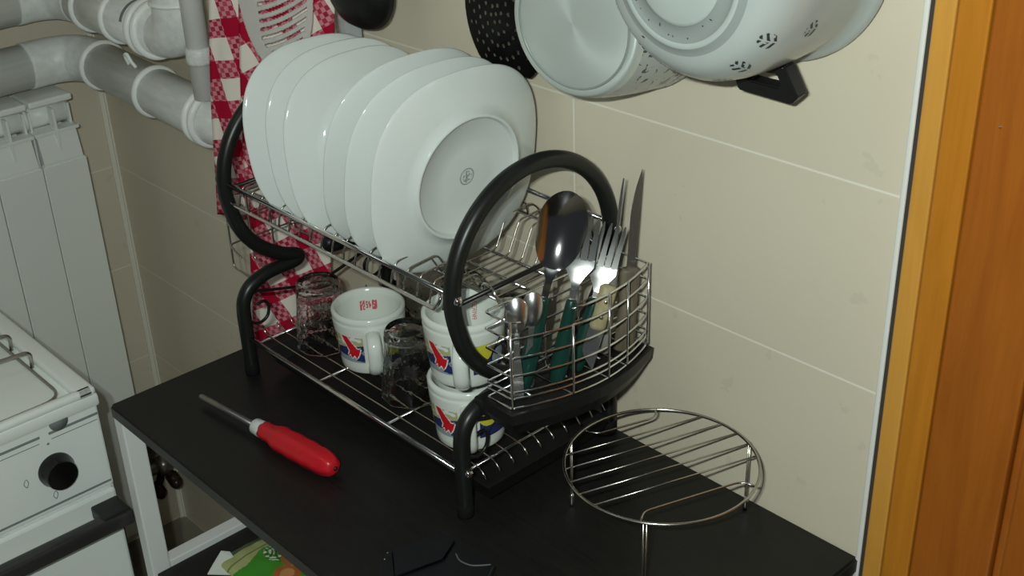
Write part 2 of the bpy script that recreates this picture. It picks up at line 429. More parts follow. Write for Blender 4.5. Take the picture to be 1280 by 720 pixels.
up = empty('upper_drain_pipe', (.065, -.065, ZF + .35)); tag(up, 'upper thick white drain pipe rising in an elbow beside the red towel', 'pipe')
bm = bmesh.new(); tube(bm, [(.058, -1.2, ZF + .330), (.058, -.15, ZF + .342)], RP, 32); link('pipe_run', bm, 'pvc', up)
bm = bmesh.new(); tube(bm, catmull([(.058, -.15, ZF + .342), (.060, -.110, ZF + .343), (.084, -.082, ZF + .344), (.120, -.072, ZF + .344), (.155, -.072, ZF + .345)], 6), RP + .0015, 32); link('elbow', bm, 'pvc', up)
bm = bmesh.new(); tube(bm, [(.155, -.072, ZF + .343), (.415, -.072, ZF + .343)], RP, 32); link('pipe_run', bm, 'pvc', up)
bm = bmesh.new(); tube(bm, catmull([(.402, -.072, ZF + .343), (.425, -.072, ZF + .344), (.448, -.072, ZF + .353), (.460, -.072, ZF + .376), (.462, -.072, ZF + .40), (.462, -.072, ZF + .42)], 6), RP - .001, 32); link('elbow', bm, 'pvc', up)
bm = bmesh.new(); tube(bm, [(.462, -.072, ZF + .395), (.462, -.072, ZF + 1.4)], RP - .0045, 32); link('riser', bm, 'pvc', up)
for x in (.190, .288): collar(up, (x, -.072, ZF + .343), (1, 0, 0), RP, .005)
for x in (.374, .393): collar(up, (x, -.072, ZF + .343), (1, 0, 0), RP + .003, .006)
collar(up, (.462, -.072, ZF + .397), (0, 0, 1), RP - .003, .003)
# grey printed markings on the pipes
def pipe_mark(par, cy, a0, a1, y0, y1):
    bm = bmesh.new(); R_ = RP + .0016
    def fn(u, v):
        a = a0 + (a1 - a0) * u
        return V((.058 + R_ * math.cos(a), y0 + (y1 - y0) * v, ZF + cy + R_ * math.sin(a)))
    def pk(u, v):
        if u < .55: return 0
        return 0 if int(u * 24) % 3 != 0 and int(v * 9) % 3 != 1 else None
    patch(bm, fn, 24, 9, pk); return link('printed_mark', bm, 'pvc_print', par)
pipe_mark(up, .3414, -.9, .6, -.205, -.190)
bm = bmesh.new()
def fn(u, v):
    a = -1.2 + .9 * u; R_ = RP - .0038
    return V((.462 + R_ * math.cos(a + .2), -.072 + R_ * math.sin(a + .2), ZF + .424 + .024 * v))
def pk(u, v):
    for cu, cv in ((.3, .25), (.3, .7), (.7, .25), (.7, .7)):
        d = math.hypot((u - cu) * 1.1, v - cv)
        if .09 < d < .19 and not (d > .13 and u > cu + .12): return 0
    return None
patch(bm, fn, 26, 26, pk); link('printed_mark', bm, 'pvc_print', up)
bm = bmesh.new()
def fn(u, v):
    a = .3 + 1.2 * u; R_ = RP + .0006
    return V((.345 + .008 * v, -.072 - R_ * math.cos(a), ZF + .343 + R_ * math.sin(a)))
patch(bm, fn, 16, 3, lambda u, v: 0); link('printed_mark', bm, 'pvc_print', up)

tp = empty('thin_riser_pipe', (.516, -.078, ZF + .27)); tag(tp, 'slim white vertical pipe just left of the red checked towel', 'pipe')
bm = bmesh.new(); tube(bm, [(.516, -.078, ZF + .268), (.516, -.078, ZF + 1.4)], [.0165, .0165], 20); link('pipe_run', bm, 'pvc_ring', tp)
bm = bmesh.new(); tube(bm, [(.516, -.078, ZF + .318), (.516, -.078, ZF + .323), (.516, -.078, ZF + .338), (.516, -.078, ZF + .343)], [.0168, .0190, .0190, .0168], 20); link('joint', bm, 'pvc', tp)
# ---------------------------------------------------------------- stove
st = empty('stove', (.42, -.65, 0)); tag(st, 'white enamel gas stove with a black knob and dark oven handle, left of the table', 'stove')
SY = -.394; SX = .700; S0 = ZF + .004
bm = bmesh.new(); box(bm, (.16, SY - .5, .01), (SX - .004, SY, S0 - .030), .004); link('body', bm, 'stove', st, smooth=False)
bm = bmesh.new(); box(bm, (SX - .006, SY - .5, S0 - .147), (SX + .002, SY - .002, S0 - .019), .003)
link('control_panel', bm, 'stove', st, smooth=False)
bm = bmesh.new()
for y0, y1 in ((SY - .070, SY - .004), (SY - .5, SY - .082)):
    box(bm, (SX + .0015, y0, S0 - .036), (SX + .0026, y1, S0 - .0325)); box(bm, (SX + .0015, y0 + .002, S0 - .0435), (SX + .0024, y1 - .002, S0 - .0425))
box(bm, (SX + .0015, SY - .5, S0 - .1400), (SX + .0026, SY - .005, S0 - .137))
link('groove', bm, 'stove_line', st, smooth=False)
# top plate with raised rim
bm = bmesh.new(); box(bm, (.155, SY - .5, S0 - .024), (SX + .004, SY + .002, S0 - .006), .004)
box(bm, (.155, SY - .026, S0 - .008), (SX + .003, SY + .001, S0 + .004), .005, 3); box(bm, (SX - .010, SY - .5, S0 - .008), (SX + .003, SY - .001, S0 + .004), .005, 3)
box(bm, (.155, SY - .5, S0 - .008), (.18, SY - .001, S0 + .004), .005, 3)
top = link('hob_top', bm, 'stove', st, flat_angle=40)
bm = bmesh.new(); tube(bm, [(SX + .002, SY - .055, S0 - .023), (SX + .0035, SY - .055, S0 - .023)], .0125, 24); link('vent_notch', bm, 'stove_line', st)
# knob
kn = bmesh.new(); ky, kz = -.4655, ZF - .0840
T = Matrix.Translation((SX + .002, ky, kz)) @ Matrix.Rotation(PI / 2, 4, 'Y')
lathe(kn, [(0, 0), (.0235, 0), (.0235, .004), (.0215, .007), (.0205, .018), (.0195, .0205), (.0, .0212)], 40, T)
link('knob', kn, 'black_gloss', st, flat_angle=40)
for (dy, dz, k) in ((.006, .040, 0), (-.032, -.002, 1), (.000, -.036, 2)):
    bm = bmesh.new()
    if k == 0: ball(bm, (SX + .002, ky + dy - .008, kz + dz), .0018, 8, (.3, 1, 1))
    else: tube(bm, catmull([(SX + .0023, ky + dy - .008, kz + dz - .006), (SX + .0023, ky + dy - .011, kz + dz), (SX + .0023, ky + dy - .007, kz + dz + .006), (SX + .0023, ky + dy - .005, kz + dz), (SX + .0023, ky + dy - .008, kz + dz - .006)], 4), .0005, 5)
    link('dial_mark', bm, 'stove_line', st)
# oven door with handle
bm = bmesh.new(); box(bm, (SX - .006, SY - .5, .10), (SX + .006, SY - .003, S0 - .150), .004); od = link('oven_door', bm, 'stove', st, smooth=False)
hz = ZF - .170
bm = bmesh.new(); box(bm, (SX + .028, SY - .5, hz - .012), (SX + .050, SY - .002, hz + .010), .005, 3); hd = link('oven_handle', bm, 'smoked', od, flat_angle=40)
bm = bmesh.new(); box(bm, (SX + .005, SY - .042, hz - .008), (SX + .047, SY - .004, hz + .012), .003); link('handle_bracket', bm, 'black_plastic', hd, smooth=False)
bm = bmesh.new(); box(bm, (SX + .0055, SY - .004, .10), (SX + .0068, SY - .0028, S0 - .19)); link('door_seal', bm, 'black_plastic', od, smooth=False)
# wire pan support: stays on the hob as its own thing
pg = empty('pan_support', (.45, -.64, S0)); tag(pg, 'bent grey wire pan support lying on the white stove top', 'pan support')
zz = S0 - .0035
loop = fillet([(.45, SY - .036, zz), (.684, SY - .036, zz), (.684, SY - .5 + .04, zz), (.215, SY - .5 + .04, zz), (.215, SY - .036, zz), (.45, SY - .036, zz)], .028, 6)
bm = bmesh.new(); tube(bm, loop[:-1], .0024, 8, closed=True); link('outer_wire', bm, 'dullwire', pg)
for x in (.520, .585):
    bm = bmesh.new(); tube(bm, fillet([(x, SY - .032, zz), (x, SY - .030, zz + .024), (x - .004, SY - .115, zz + .026), (x - .004, SY - .16, zz + .022)], .010, 5), .0026, 8)
    link('prong', bm, 'dullwire', pg)
# grey rivet
# ---------------------------------------------------------------- towel
def towel():
    bm = bmesh.new(); uvl = bm.loops.layers.uv.new('UVMap')
    def sheet(P00, P10, P01, P11, nu, nv, uo, rot, amp, seed):
        vs = []; co, si = math.cos(rot), math.sin(rot)
        wid = (V(P10) - V(P00)).length; hei = (V(P01) - V(P00)).length
        for j in range(nv + 1):
            for i in range(nu + 1):
                u, v = i / nu, j / nv
                p = V(P00).lerp(V(P10), u).lerp(V(P01).lerp(V(P11), u), v)
                p.y += amp * math.sin(u * 9 + seed + v * 1.5) * (.4 + v * .6) + amp * .5 * math.sin(u * 21 + seed * 2)
                p.x += .004 * math.sin(v * 7 + seed)
                ex = (V(P10) - V(P00)); ex.z = 0; ex.normalize(); q = ((p - V(P00)).dot(ex), p.z - P00[2])
                vs.append((bm.verts.new(p), (uo[0] + q[0] * co - q[1] * si, uo[1] + q[0] * si + q[1] * co)))
        for j in range(nv):
            for i in range(nu):
                idx = [j * (nu + 1) + i, j * (nu + 1) + i + 1, (j + 1) * (nu + 1) + i + 1, (j + 1) * (nu + 1) + i]
                f = bm.faces.new([vs[k][0] for k in idx])
                for l, k in zip(f.loops, idx): l[uvl].uv = vs[k][1]
    sheet((.677, -.120, ZF + .62), (.786, -.034, ZF + .62), (.566, -.120, ZF + .116), (.745, -.040, ZF + .122), 34, 40, (.020, .026), -.17, .0035, .4)
    sheet((.690, -.100, ZF + .50), (.805, -.032, ZF + .50), (.588, -.100, ZF - .125), (.716, -.055, ZF - .120), 30, 50, (.03, .01), -.50, .0030, 2.1)
    return bm
tw = link('towel', towel(), 'gingham'); tag(tw, 'red and white checked kitchen towel hanging on the wall behind the dish rack', 'towel')
md = tw.modifiers.new('thickness', 'SOLIDIFY'); md.thickness = .0018

# ---------------------------------------------------------------- dish rack
def rk(x, y, z): return RO + V((x, y, z))
RL = .415
rack = empty('dish_rack', RO); tag(rack, 'two tier chrome dish rack with curved black side frames holding plates and mugs', 'dish rack')
def side_profile(x):
    cy, cz, r = .112, .256, .113
    front_low = [(.0, .006), (.0, .055), (.0, .090), (.004, .108), (.016, .1215), (.040, .1300), (.066, .1315), (.083, .1325)]
    cusp = [(.0885, .1365), (.0835, .1405)]
    front_up = [(.068, .1465), (.050, .157), (.030, .1735), (.013, .198), (.003, .228)]
    arc = []
    for k in range(0, 13):
        a = PI - k * PI / 12
        arc.append((cy + r * math.cos(a), cz + r * math.sin(a)))
    half = front_low + cusp + front_up
    back = [(2 * cy - y, z) for y, z in reversed(half)]
    return [rk(x, y, z) for y, z in half + arc + back]
def scroll(x):
    a = [(.004, .074), (.002, .088), (.006, .103), (.018, .1115), (.045, .104), (.112, .090), (.18, .104), (.206, .1115), (.218, .103), (.222, .088), (.220, .074)]
    bmx = bmesh.new(); tube(bmx, [rk(x, y, z) for y, z in catmull([(p[0], p[1], 0) for p in a], 5) for _ in [0]] if False else [rk(x, p.x, p.y) for p in catmull([(y, z, 0) for y, z in a], 5)], .0021, 8)
    for s in (0, 1):
        sp = [(.003, .080), (.010, .070), (.022, .066), (.033, .072), (.036, .086), (.030, .0935), (.020, .0925)]
        if s: sp = [(.224 - y, z) for y, z in sp]
        tube(bmx, [rk(x, p.x, p.y) for p in catmull([(y, z, 0) for y, z in sp], 5)], .0021, 8)
    return bmx
for x in (0.0, RL):
    bm = bmesh.new(); tube(bm, catmull(side_profile(x), 5), .0090, 16)
    sf = link('side_frame', bm, 'black_tube', rack)
    link('scroll_wire', scroll(x), 'black_wire', sf)
    for y in (0, .224):
        bm = bmesh.new(); tube(bm, [rk(x, y, .0002), rk(x, y, .002), rk(x, y, .016)], [.0090, .0092, .0091], 18); link('rubber_foot', bm, 'rubber', sf)
    sgn = 1 if x > 0 else -1
    for y, z in ((-.001, .262), (.225, .262), (0, .058), (.224, .058)):
        bm = bmesh.new(); ball(bm, rk(x + sgn * .0095, y, z), .0052, 14, (.75, 1, 1)); link('screw_cap', bm, 'chrome', sf)
# upper tier
bm = bmesh.new(); tube(bm, [rk(.004, 0, .264), rk(RL - .004, 0, .264)], .0028, 12); link('upper_front_rail', bm, 'chrome', rack)
bm = bmesh.new(); tube(bm, [rk(.004, .224, .268), rk(RL - .004, .224, .268)], .0028, 12); link('upper_back_rail', bm, 'chrome', rack)
for y, s in ((.002, 1), (.222, -1)):
    bm = bmesh.new()
    tube(bm, catmull([rk(.012, y + s * .010, .256), rk(.006, y + s * .006, .258), rk(.002, y, .252), rk(.004, y, .242), rk(.016, y, .238), rk(.10, y, .238), rk(.2, y, .238), rk(.31, y, .238), rk(.374, y, .2375), rk(.384, y, .240), rk(.388, y + s * .004, .249), rk(.382, y + s * .009, .256)], 6), .0022, 10)
    link('guard_rail', bm, 'chrome', rack)
NW = 19
for k in range(NW):
    x = .021 + k * (RL - .042) / (NW - 1)
    bm = bmesh.new()
    p = [(.004, .2395), (.006, .2500), (.012, .2615), (.050, .2635), (.072, .2270), (.150, .2270), (.168, .2635), (.206, .2650), (.218, .2540), (.220, .2395)]
    tube(bm, fillet([rk(x, y, z) for y, z in p], .0055, 3), .0011, 6)
    link('plate_wire', bm, 'grillwire', rack)
for y, z in ((.074, .2245), (.148, .2245), (.112, .2245)):
    bm = bmesh.new(); tube(bm, [rk(.016, y, z), rk(RL - .016, y, z)], .0016, 8); link('shelf_wire', bm, 'chrome', rack)
bm = bmesh.new(); tube(bm, [rk(RL + .003, .002, .254), rk(RL + .003, .222, .258)], .0026, 10); link('cross_bar', bm, 'black_wire', rack)
bm = bmesh.new(); tube(bm, [rk(-.003, .002, .254), rk(-.003, .222, .258)], .0026, 10); link('cross_bar', bm, 'black_wire', rack)
# lower tier
for y in (.0, .224):
    bm = bmesh.new(); tube(bm, [rk(.006, y, .053), rk(RL - .004, y, .053)], .0032, 12); link('lower_rail', bm, 'chrome', rack)
for k in range(10):
    y = .021 + k * .0203
    bm = bmesh.new(); tube(bm, fillet([rk(.006, y, .060), rk(.010, y, .0525), rk(RL - .016, y, .0525), rk(RL + .004, y, .0505), rk(RL + .012, y, .0415)], .008, 4), .0011, 6)
    link('shelf_wire', bm, 'grillwire', rack)
for x in (.02, .15, .28, RL - .004):
    bm = bmesh.new(); tube(bm, [rk(x, .0, .0505), rk(x, .224, .0505)], .0016, 8); link('shelf_wire', bm, 'chrome', rack)
# drip tray below
bm = bmesh.new()
T0 = [(.012, .018), (RL + .018, .018), (RL + .018, .206), (.012, .206)]; T1 = [(.02, .026), (RL + .010, .026), (RL + .010, .198), (.02, .198)]
def ring(pts, z): return [bm.verts.new(rk(x, y, z)) for x, y in pts]
r0, r1, r2, r3 = ring(T1, .012), ring(T0, .034), ring([(x + (.003 if x < .2 else -.003), y + (.003 if y < .1 else -.003)) for x, y in T0], .034), ring([(x + (.003 if x < .2 else -.003), y + (.003 if y < .1 else -.003)) for x, y in T1], .015)
for a, b in ((r0, r1), (r1, r2), (r2, r3)):
    for i in range(4): bm.faces.new((a[i], a[(i + 1) % 4], b[(i + 1) % 4], b[i]))
bm.faces.new(list(reversed(r0))); bm.faces.new(r3)
bmesh.ops.recalc_face_normals(bm, faces=bm.faces[:])
link('drip_tray', bm, 'black_plastic', rack, smooth=False)
# left side wire holder
bm = bmesh.new()
for z in (.222, .190, .158): tube(bm, fillet([rk(-.008, .012, z), rk(-.052, .022, z), rk(-.052, .12, z), rk(-.008, .13, z)], .01, 4), .0013, 6)
for y in (.024, .055, .086, .118): tube(bm, fillet([rk(-.008, y, .225), rk(-.052, y, .224), rk(-.052, y, .125 if y < .09 else .15), rk(-.012, y, .125 if y < .09 else .15)], .008, 3), .0013, 6)
link('side_holder', bm, 'dullwire', rack)

# ---------------------------------------------------------------- plates
def se(t, p): return 1.0 / (abs(math.cos(t)) ** p + abs(math.sin(t)) ** p) ** (1 / p)
def plate_bm(a):
    bm = bmesh.new(); k = a / .112; seg = 96
    # (scale, height, exponent): rim plane at h=0, underside towards +h
    prof = [(0, .0150, 2), (.030, .0150, 2), (.0635, .0150, 2), (.0650, .0165, 2), (.0658, .0195, 2), (.0675, .0205, 2), (.0695, .0195, 2), (.0710, .0160, 2),
            (.080, .0135, 2.05), (.090, .0100, 2.25), (.100, .0060, 2.45), (.108, .0022, 2.6), (.1112, .0004, 2.6), (.1120, -.0008, 2.6), (.1108, -.0020, 2.6), (.107, -.0010, 2.6),
            (.098, .0028, 2.45), (.088, .0066, 2.25), (.078, .0100, 2.05), (.070, .0112, 2), (.04, .0115, 2), (0, .0115, 2)]
    rings = []
    for s, h, p in prof:
        s *= k; h *= k
        if s < 1e-6: rings.append([bm.verts.new((0, 0, h))]); continue
        rings.append([bm.verts.new((s * se(t, p) * math.cos(t), s * se(t, p) * math.sin(t), h)) for t in [2 * PI * i / seg for i in range(seg)]])
    for A, B in zip(rings, rings[1:]):
        for i in range(seg):
            j = (i + 1) % seg
            if len(A) == 1: bm.faces.new((A[0], B[i], B[j]))
            elif len(B) == 1: bm.faces.new((A[i], A[j], B[0]))
            else: bm.faces.new((A[i], A[j], B[j], B[i]))
    bmesh.ops.recalc_face_normals(bm, faces=bm.faces[:]); return bm
def stamp_bm():
    bm = bmesh.new(); R_ = .0095
    def pk(u, v):
        x, y = (u - .5) * 2.1, (v - .5) * 2.1; d = math.hypot(x, y)
        if .86 < d < 1.0: return 0
        if d < .74:
            if noise.noise(V((x * 4.2 + 3, y * 4.2, 1.7))) > .12: return 0
            if abs(x + .1) < .09 and y > -.3: return 0
            if abs(y + .45) < .07 and abs(x) < .5: return 0
        return None
    patch(bm, lambda u, v: V(((u - .5) * 2.1 * R_, (v - .5) * 2.1 * R_, .01525)), 44, 44, pk); return bm
def place_plate(o, cx, cy, pitch, yaw, a):
    n = V((math.cos(pitch) * math.cos(yaw), math.cos(pitch) * math.sin(yaw), math.sin(pitch))); e1 = V((-math.sin(yaw), math.cos(yaw), 0)); e2 = n.cross(e1)
    cz = .2262 + a * e2.z
    m = Matrix((e1, e2, n)).transposed().to_4x4(); o.matrix_world = Matrix.Translation(rk(cx, cy, cz)) @ m
PL = [(.315, .098, -.125, -.01, .112, 'front white square plate, its round foot ring and grey stamp in full view'),
      (.268, .101, -.165, -.02, .112, 'white square plate directly behind the one showing its grey stamp'),
      (.224, .106, -.180, -.015, .112, 'third white square plate counted from the cutlery basket, last of the right hand bunch'),
      (.164, .093, .120, .0, .105, 'white plate at the near side of the left hand bunch, broadest visible face there'),
      (.124, .098, .120, -.02, .105, 'white plate in the middle of the left hand bunch of three'),
      (.088, .093, .170, -.02, .105, 'leftmost white plate, leaning beside the red towel')]
for i, (cx_, cy_, pt, yw, a, lab) in enumerate(PL):
    o = link('plate', plate_bm(a), 'porcelain')
    if i == 0:
        s = link('maker_stamp', stamp_bm(), 'stamp', o); s['label'] = 'small round grey stamp'
    place_plate(o, cx_, cy_, pt, yw, a); tag(o, lab, 'plate', 'white plates standing in the upper rack')

# ---------------------------------------------------------------- mugs
MH = .078
def mug_r(h):
    t = h / MH
    return .0365 + .0072 * min(1, t * 1.25) ** .9
def make_mug(cx, cy, z0, hang, name='mug'):
    root = empty(name, rk(cx, cy, z0)); O_ = rk(cx, cy, z0); T = Matrix.Translation(O_)
    bm = bmesh.new()
    prof = [(0, .002), (.029, .002), (.031, 0), (.0352, .0005), (.0372, .003)]
    prof += [(mug_r(h), h) for h in (.010, .020, .030, .040, .050, .058, .064)] + [(mug_r(.066), .0665), (mug_r(.067) - .0006, .0675)]
    prof += [(mug_r(.07) + .0004, .0700), (mug_r(.073) + .0004, .0755), (mug_r(.074) - .0022, MH), (mug_r(.073) - .0048, .0762), (mug_r(.066) - .0056, .068)]
    prof += [(mug_r(h) - .0056, h) for h in (.05, .035, .02)] + [(.0300, .010), (.026, .0065), (0, .006)]
    lathe(bm, prof, 64, T); link('cup', bm, 'mug', root)
    dv = V((math.cos(hang), math.sin(hang), 0))
    path = [O_ + dv * (mug_r(.060) - .002) + V((0, 0, .058)), O_ + dv * (mug_r(.060) + .010) + V((0, 0, .0585)), O_ + dv * (mug_r(.05) + .0195) + V((0, 0, .051)),
            O_ + dv * (mug_r(.04) + .0215) + V((0, 0, .038)), O_ + dv * (mug_r(.03) + .0195) + V((0, 0, .023)), O_ + dv * (mug_r(.02) + .010) + V((0, 0, .0125)), O_ + dv * (mug_r(.012) - .002) + V((0, 0, .0105))]
    bm = bmesh.new(); pts = catmull(path, 5); tube(bm, pts, .0054, 14)
    sd = V((-dv.y, dv.x, 0))
    for v in bm.verts:                                    # flatten to a strap
        d = (v.co - O_).dot(sd); v.co += sd * d * .55
    link('handle', bm, 'mug', root)
    # printed band either side of the handle
    bm = bmesh.new(); a0, a1 = hang + math.radians(16), hang + math.radians(344); h0, h1 = .0175, .0535
    star = []
    for k in range(14):
        a = 2 * PI * k / 14 + .2; rr_ = 1.0 if k % 2 == 0 else .52
        star.append((math.cos(a) * rr_, math.sin(a) * rr_))
    Wd = (a1 - a0) * .038
    def fn(u, v):
        a = a0 + (a1 - a0) * u; h = h0 + (h1 - h0) * v; r = mug_r(h) + .00045
        return O_ + V((r * math.cos(a), r * math.sin(a), h))
    arrow = [(-.010, .031), (-.0035, .031), (.0065, .0165), (.0095, .0175), (.0085, .0125), (.0068, .0085), (.0045, .0045), (.0025, .0085), (-.0015, .0045), (-.002, .0095), (-.0052, .0075), (-.0028, .0135)]
    def pk(u, v):
        h = v * .031; 
        # distance from the left edge of the handle, running away from it (left = clockwise seen from above)
        L_ = (1 - u) * Wd
        x = -(L_ - .0145) * .9                                  # arrow centred 15.5 mm left of the handle gap
        Rr = u * Wd
        if L_ < .036:
            if inpoly(x, h, arrow): return 0
            for dx, dy in ((.0012, 0), (-.0012, 0), (0, .0012), (0, -.0012)):
                if inpoly(x + dx, h + dy, arrow): return 4
            if h < .0045 - .15 * (x + .01): return 5
            if h < .006 and x < .004: return 5
            if math.hypot(x - .0135, h - .0125) < .0028: return 5 if math.hypot(x - .0135, h - .0125) > .0013 else 1
            if h > .021 + .2 * (x - .01): return 3 if noise.noise(V((x * 160, h * 230, 3))) < .18 else 4
            return 1
        if Rr < .045:
            if math.hypot((Rr - .010) * .9, h - .022) < .0095: return 2
            if abs(Rr - .018 - (h - .015) * .8) < .0016: return 6
            if h > .023: return 3
            if Rr > .02 and math.hypot(Rr - .03, h - .013) < .009: return 5
            return 1
        n_ = noise.noise(V((u * 40, v * 4, 5)))
        return 1 if n_ < .05 else (2 if n_ < .2 else (0 if n_ < .35 else 3))
    patch(bm, fn, 300, 44, pk)
    link('printed_band', bm, ['p_red', 'p_blue', 'p_yel', 'p_grn', 'p_wht', 'p_gry', 'p_blk'], root)
    return root, O_
def inner_text(root, O_, ang, h, ht, rows, vertical=False, px=.0011):
    bm = bmesh.new(); r_ = mug_r(h) - .0062
    L = text_mask(rows)
    cells = []
    if not vertical:
        wtot = len(L) * 6 - 1
        for li, rows_ in enumerate(L):
            for y, row in enumerate(rows_):
                for x, ch in enumerate(row):
                    if ch == '1': cells.append((li * 6 + x - wtot / 2, 3.5 - y))
    else:
        wtot = len(L) * 6 - 1
        for li, rows_ in enumerate(L):
            for y, row in enumerate(rows_):
                for x, ch in enumerate(row):
                    if ch == '1': cells.append((3.5 - y, -(li * 6 + x - wtot / 2)))
    for cx_, cy_ in cells:
        vs = []
        for dx, dy in ((0, 0), (1, 0), (1, 1), (0, 1)):
            s, t = (cx_ + dx) * px, (cy_ + dy) * px * (ht if not vertical else 1)
            hh = h + t; rr_ = mug_r(max(hh, .02)) - .0060
            a = ang - s / rr_
            vs.append(bm.verts.new(O_ + V((rr_ * math.cos(a), rr_ * math.sin(a), hh))))
        bm.faces.new(vs)
    o = link('inside_print', bm, 'ink_red', root, smooth=False); o['label'] = 'small faded red lettering inside the rim'
m1, O1 = make_mug(.160, .077, .054, math.radians(-32)); inner_text(m1, O1, math.radians(144), .054, 1.5, '132', px=.00125)
tag(m1, 'white mug with a red and blue printed band standing alone between two clear glasses', 'mug', 'printed white mugs in the lower rack')
m2, O2 = make_mug(.364, .056, .054, math.radians(-42))
tag(m2, 'lower white mug of the stacked pair, bottom one standing on the rack wires', 'mug', 'printed white mugs in the lower rack')
m3, O3 = make_mug(.362, .056, .054 + MH + .0003, math.radians(-45)); inner_text(m3, O3, math.radians(122), .054, 1, 'BERNA', vertical=True, px=.00075)
tag(m3, 'upper white mug of the stacked pair, next to the cutlery basket, open rim on top', 'mug', 'printed white mugs in the lower rack')

# ---------------------------------------------------------------- glasses
def make_glass(cx, cy, r0, r1, h, lab, heavy=.008, z0=.0545, n=0):
    """standing upside down: wide mouth r0 on the wires, thick base r1 on top"""
    bm = bmesh.new(); T = Matrix.Translation(rk(cx, cy, z0))
    prof = [(r0 - .0020, .0002), (r0, .0006), (r0, .003)] + [(r0 + (r1 - r0) * t, h * t) for t in (.15, .3, .45, .6, .75, .88)]
    prof += [(r1 + .0003, h - .003), (r1 - .002, h), (r1 - .006, h - .0008), (0, h - .002), ]
    inner = [(0, h - heavy)] + [(r1 - .0045, h - heavy), (r1 - .0022, h - heavy - .003)] + [(r0 + (r1 - r0) * t - .0020, h * t) for t in (.75, .6, .45, .3, .15)] + [(r0 - .0022, .002)]
    lathe(bm, prof + inner, 48, T, True)
    if n:                                                   # pressed facets
        for v in bm.verts:
            d = v.co - rk(cx, cy, z0); a = math.atan2(d.y, d.x); k = 1 + .025 * math.cos(n * a) * (1 if d.z < h * .65 else .2)
            v.co.x = rk(cx, cy, 0).x + d.x * k; v.co.y = rk(cx, cy, 0).y + d.y * k
    o = link('drinking_glass', bm, 'glass'); tag(o, lab, 'glass', 'clear glasses upside down in the lower rack')
make_glass(.086, .058, .034, .0265, .088, 'upside down clear tumbler at the left end of the rack, left of the single mug', .010, n=10)
make_glass(.255, .060, .034, .025, .088, 'upside down clear tumbler between the single mug and the stacked mugs', .012, n=9)
make_glass(.150, .165, .033, .027, .105, 'clear glass at the back of the rack behind the single mug', .010)
make_glass(.235, .160, .033, .027, .105, 'clear glass at the back, second from the right under the plate shelf', .010, n=10)
make_glass(.320, .160, .033, .027, .105, 'clear glass at the back, directly behind the stacked mugs', .010)

# ---------------------------------------------------------------- cutlery basket
cb = empty('cutlery_basket', rk(.46, .112, .15)); tag(cb, 'curved chrome wire cutlery basket with black tray at the right end of the rack', 'basket')
def dshape(e=0.0, xi=.4395):
    pts = [(xi - e, .019 - e), (.474 + e, .019 - e)]
    for k in range(1, 12):
        t = k / 12; y = .019 + (.206 - .019) * t
        pts.append((.474 + e + .011 * t + .022 * math.sin(PI * t) ** .9, y))
    pts += [(.485 + e, .206 + e), (xi + .004 - e, .206 + e)]
    return pts
for z in (.152, .163, .170, .189, .209, .2305, .249):
    if z < .24: P_ = fillet([rk(x, y, z) for x, y in dshape()] + [rk(.4395, .019, z)], .004, 3)
    else: P_ = fillet([rk(x, y, z) for x, y in dshape()[5:]] + [rk(.4395, .019, z), rk(.474, .019, z), rk(.478, .030, z - .001)], .004, 3)
    bm = bmesh.new(); tube(bm, P_, .00125, 6); link('ring_wire', bm, 'chrome', cb)
for (i, x, y) in [(1, .474, .0195), (5, 0, 0), (8, 0, 0), (10, 0, 0), (13, .485, .2055)]:
    px, py = dshape()[i]
    bm = bmesh.new(); tube(bm, fillet([rk(px + .0012, py, .250 if i != 5 else .231), rk(px + .0012, py, .1515), rk(.4395, py, .1515)], .004, 3), .00125, 6); link('upright_wire', bm, 'chrome', cb)
for y in (.05, .1, .15, .19):
    bm = bmesh.new(); tube(bm, fillet([rk(.4385, y, .250), rk(.4385, y, .1515), rk(.47, y, .1515)], .004, 3), .00125, 6); link('upright_wire', bm, 'chrome', cb)
for y in (.04, .185):
    bm = bmesh.new(); tube(bm, fillet([rk(.4385, y, .247), rk(.428, y, .262), rk(.4155, y, .2645), rk(.4115, y, .256)], .005, 4), .0014, 6); link('hook', bm, 'chrome', cb)
bm = bmesh.new()
A_ = dshape(.004); B_ = dshape(-.004)
va = [[bm.verts.new(rk(x, y, z)) for x, y in P_] for P_, z in ((B_, .120), (A_, .1355), (dshape(.005), .1480), (dshape(.002), .1480), (dshape(-.002), .140))]
n_ = len(A_)
for a, b in zip(va, va[1:]):
    for i in range(n_): bm.faces.new((a[i], a[(i + 1) % n_], b[(i + 1) % n_], b[i]))
bm.faces.new(list(reversed(va[0]))); bm.faces.new(va[-1])
bmesh.ops.recalc_face_normals(bm, faces=bm.faces[:])
link('drain_tray', bm, 'black_plastic', cb, smooth=False)
bm = bmesh.new(); box(bm, rk(.4135, .02, .122), rk(.4355, .204, .140), .003); link('tray_bracket', bm, 'black_plastic', cb, smooth=False)

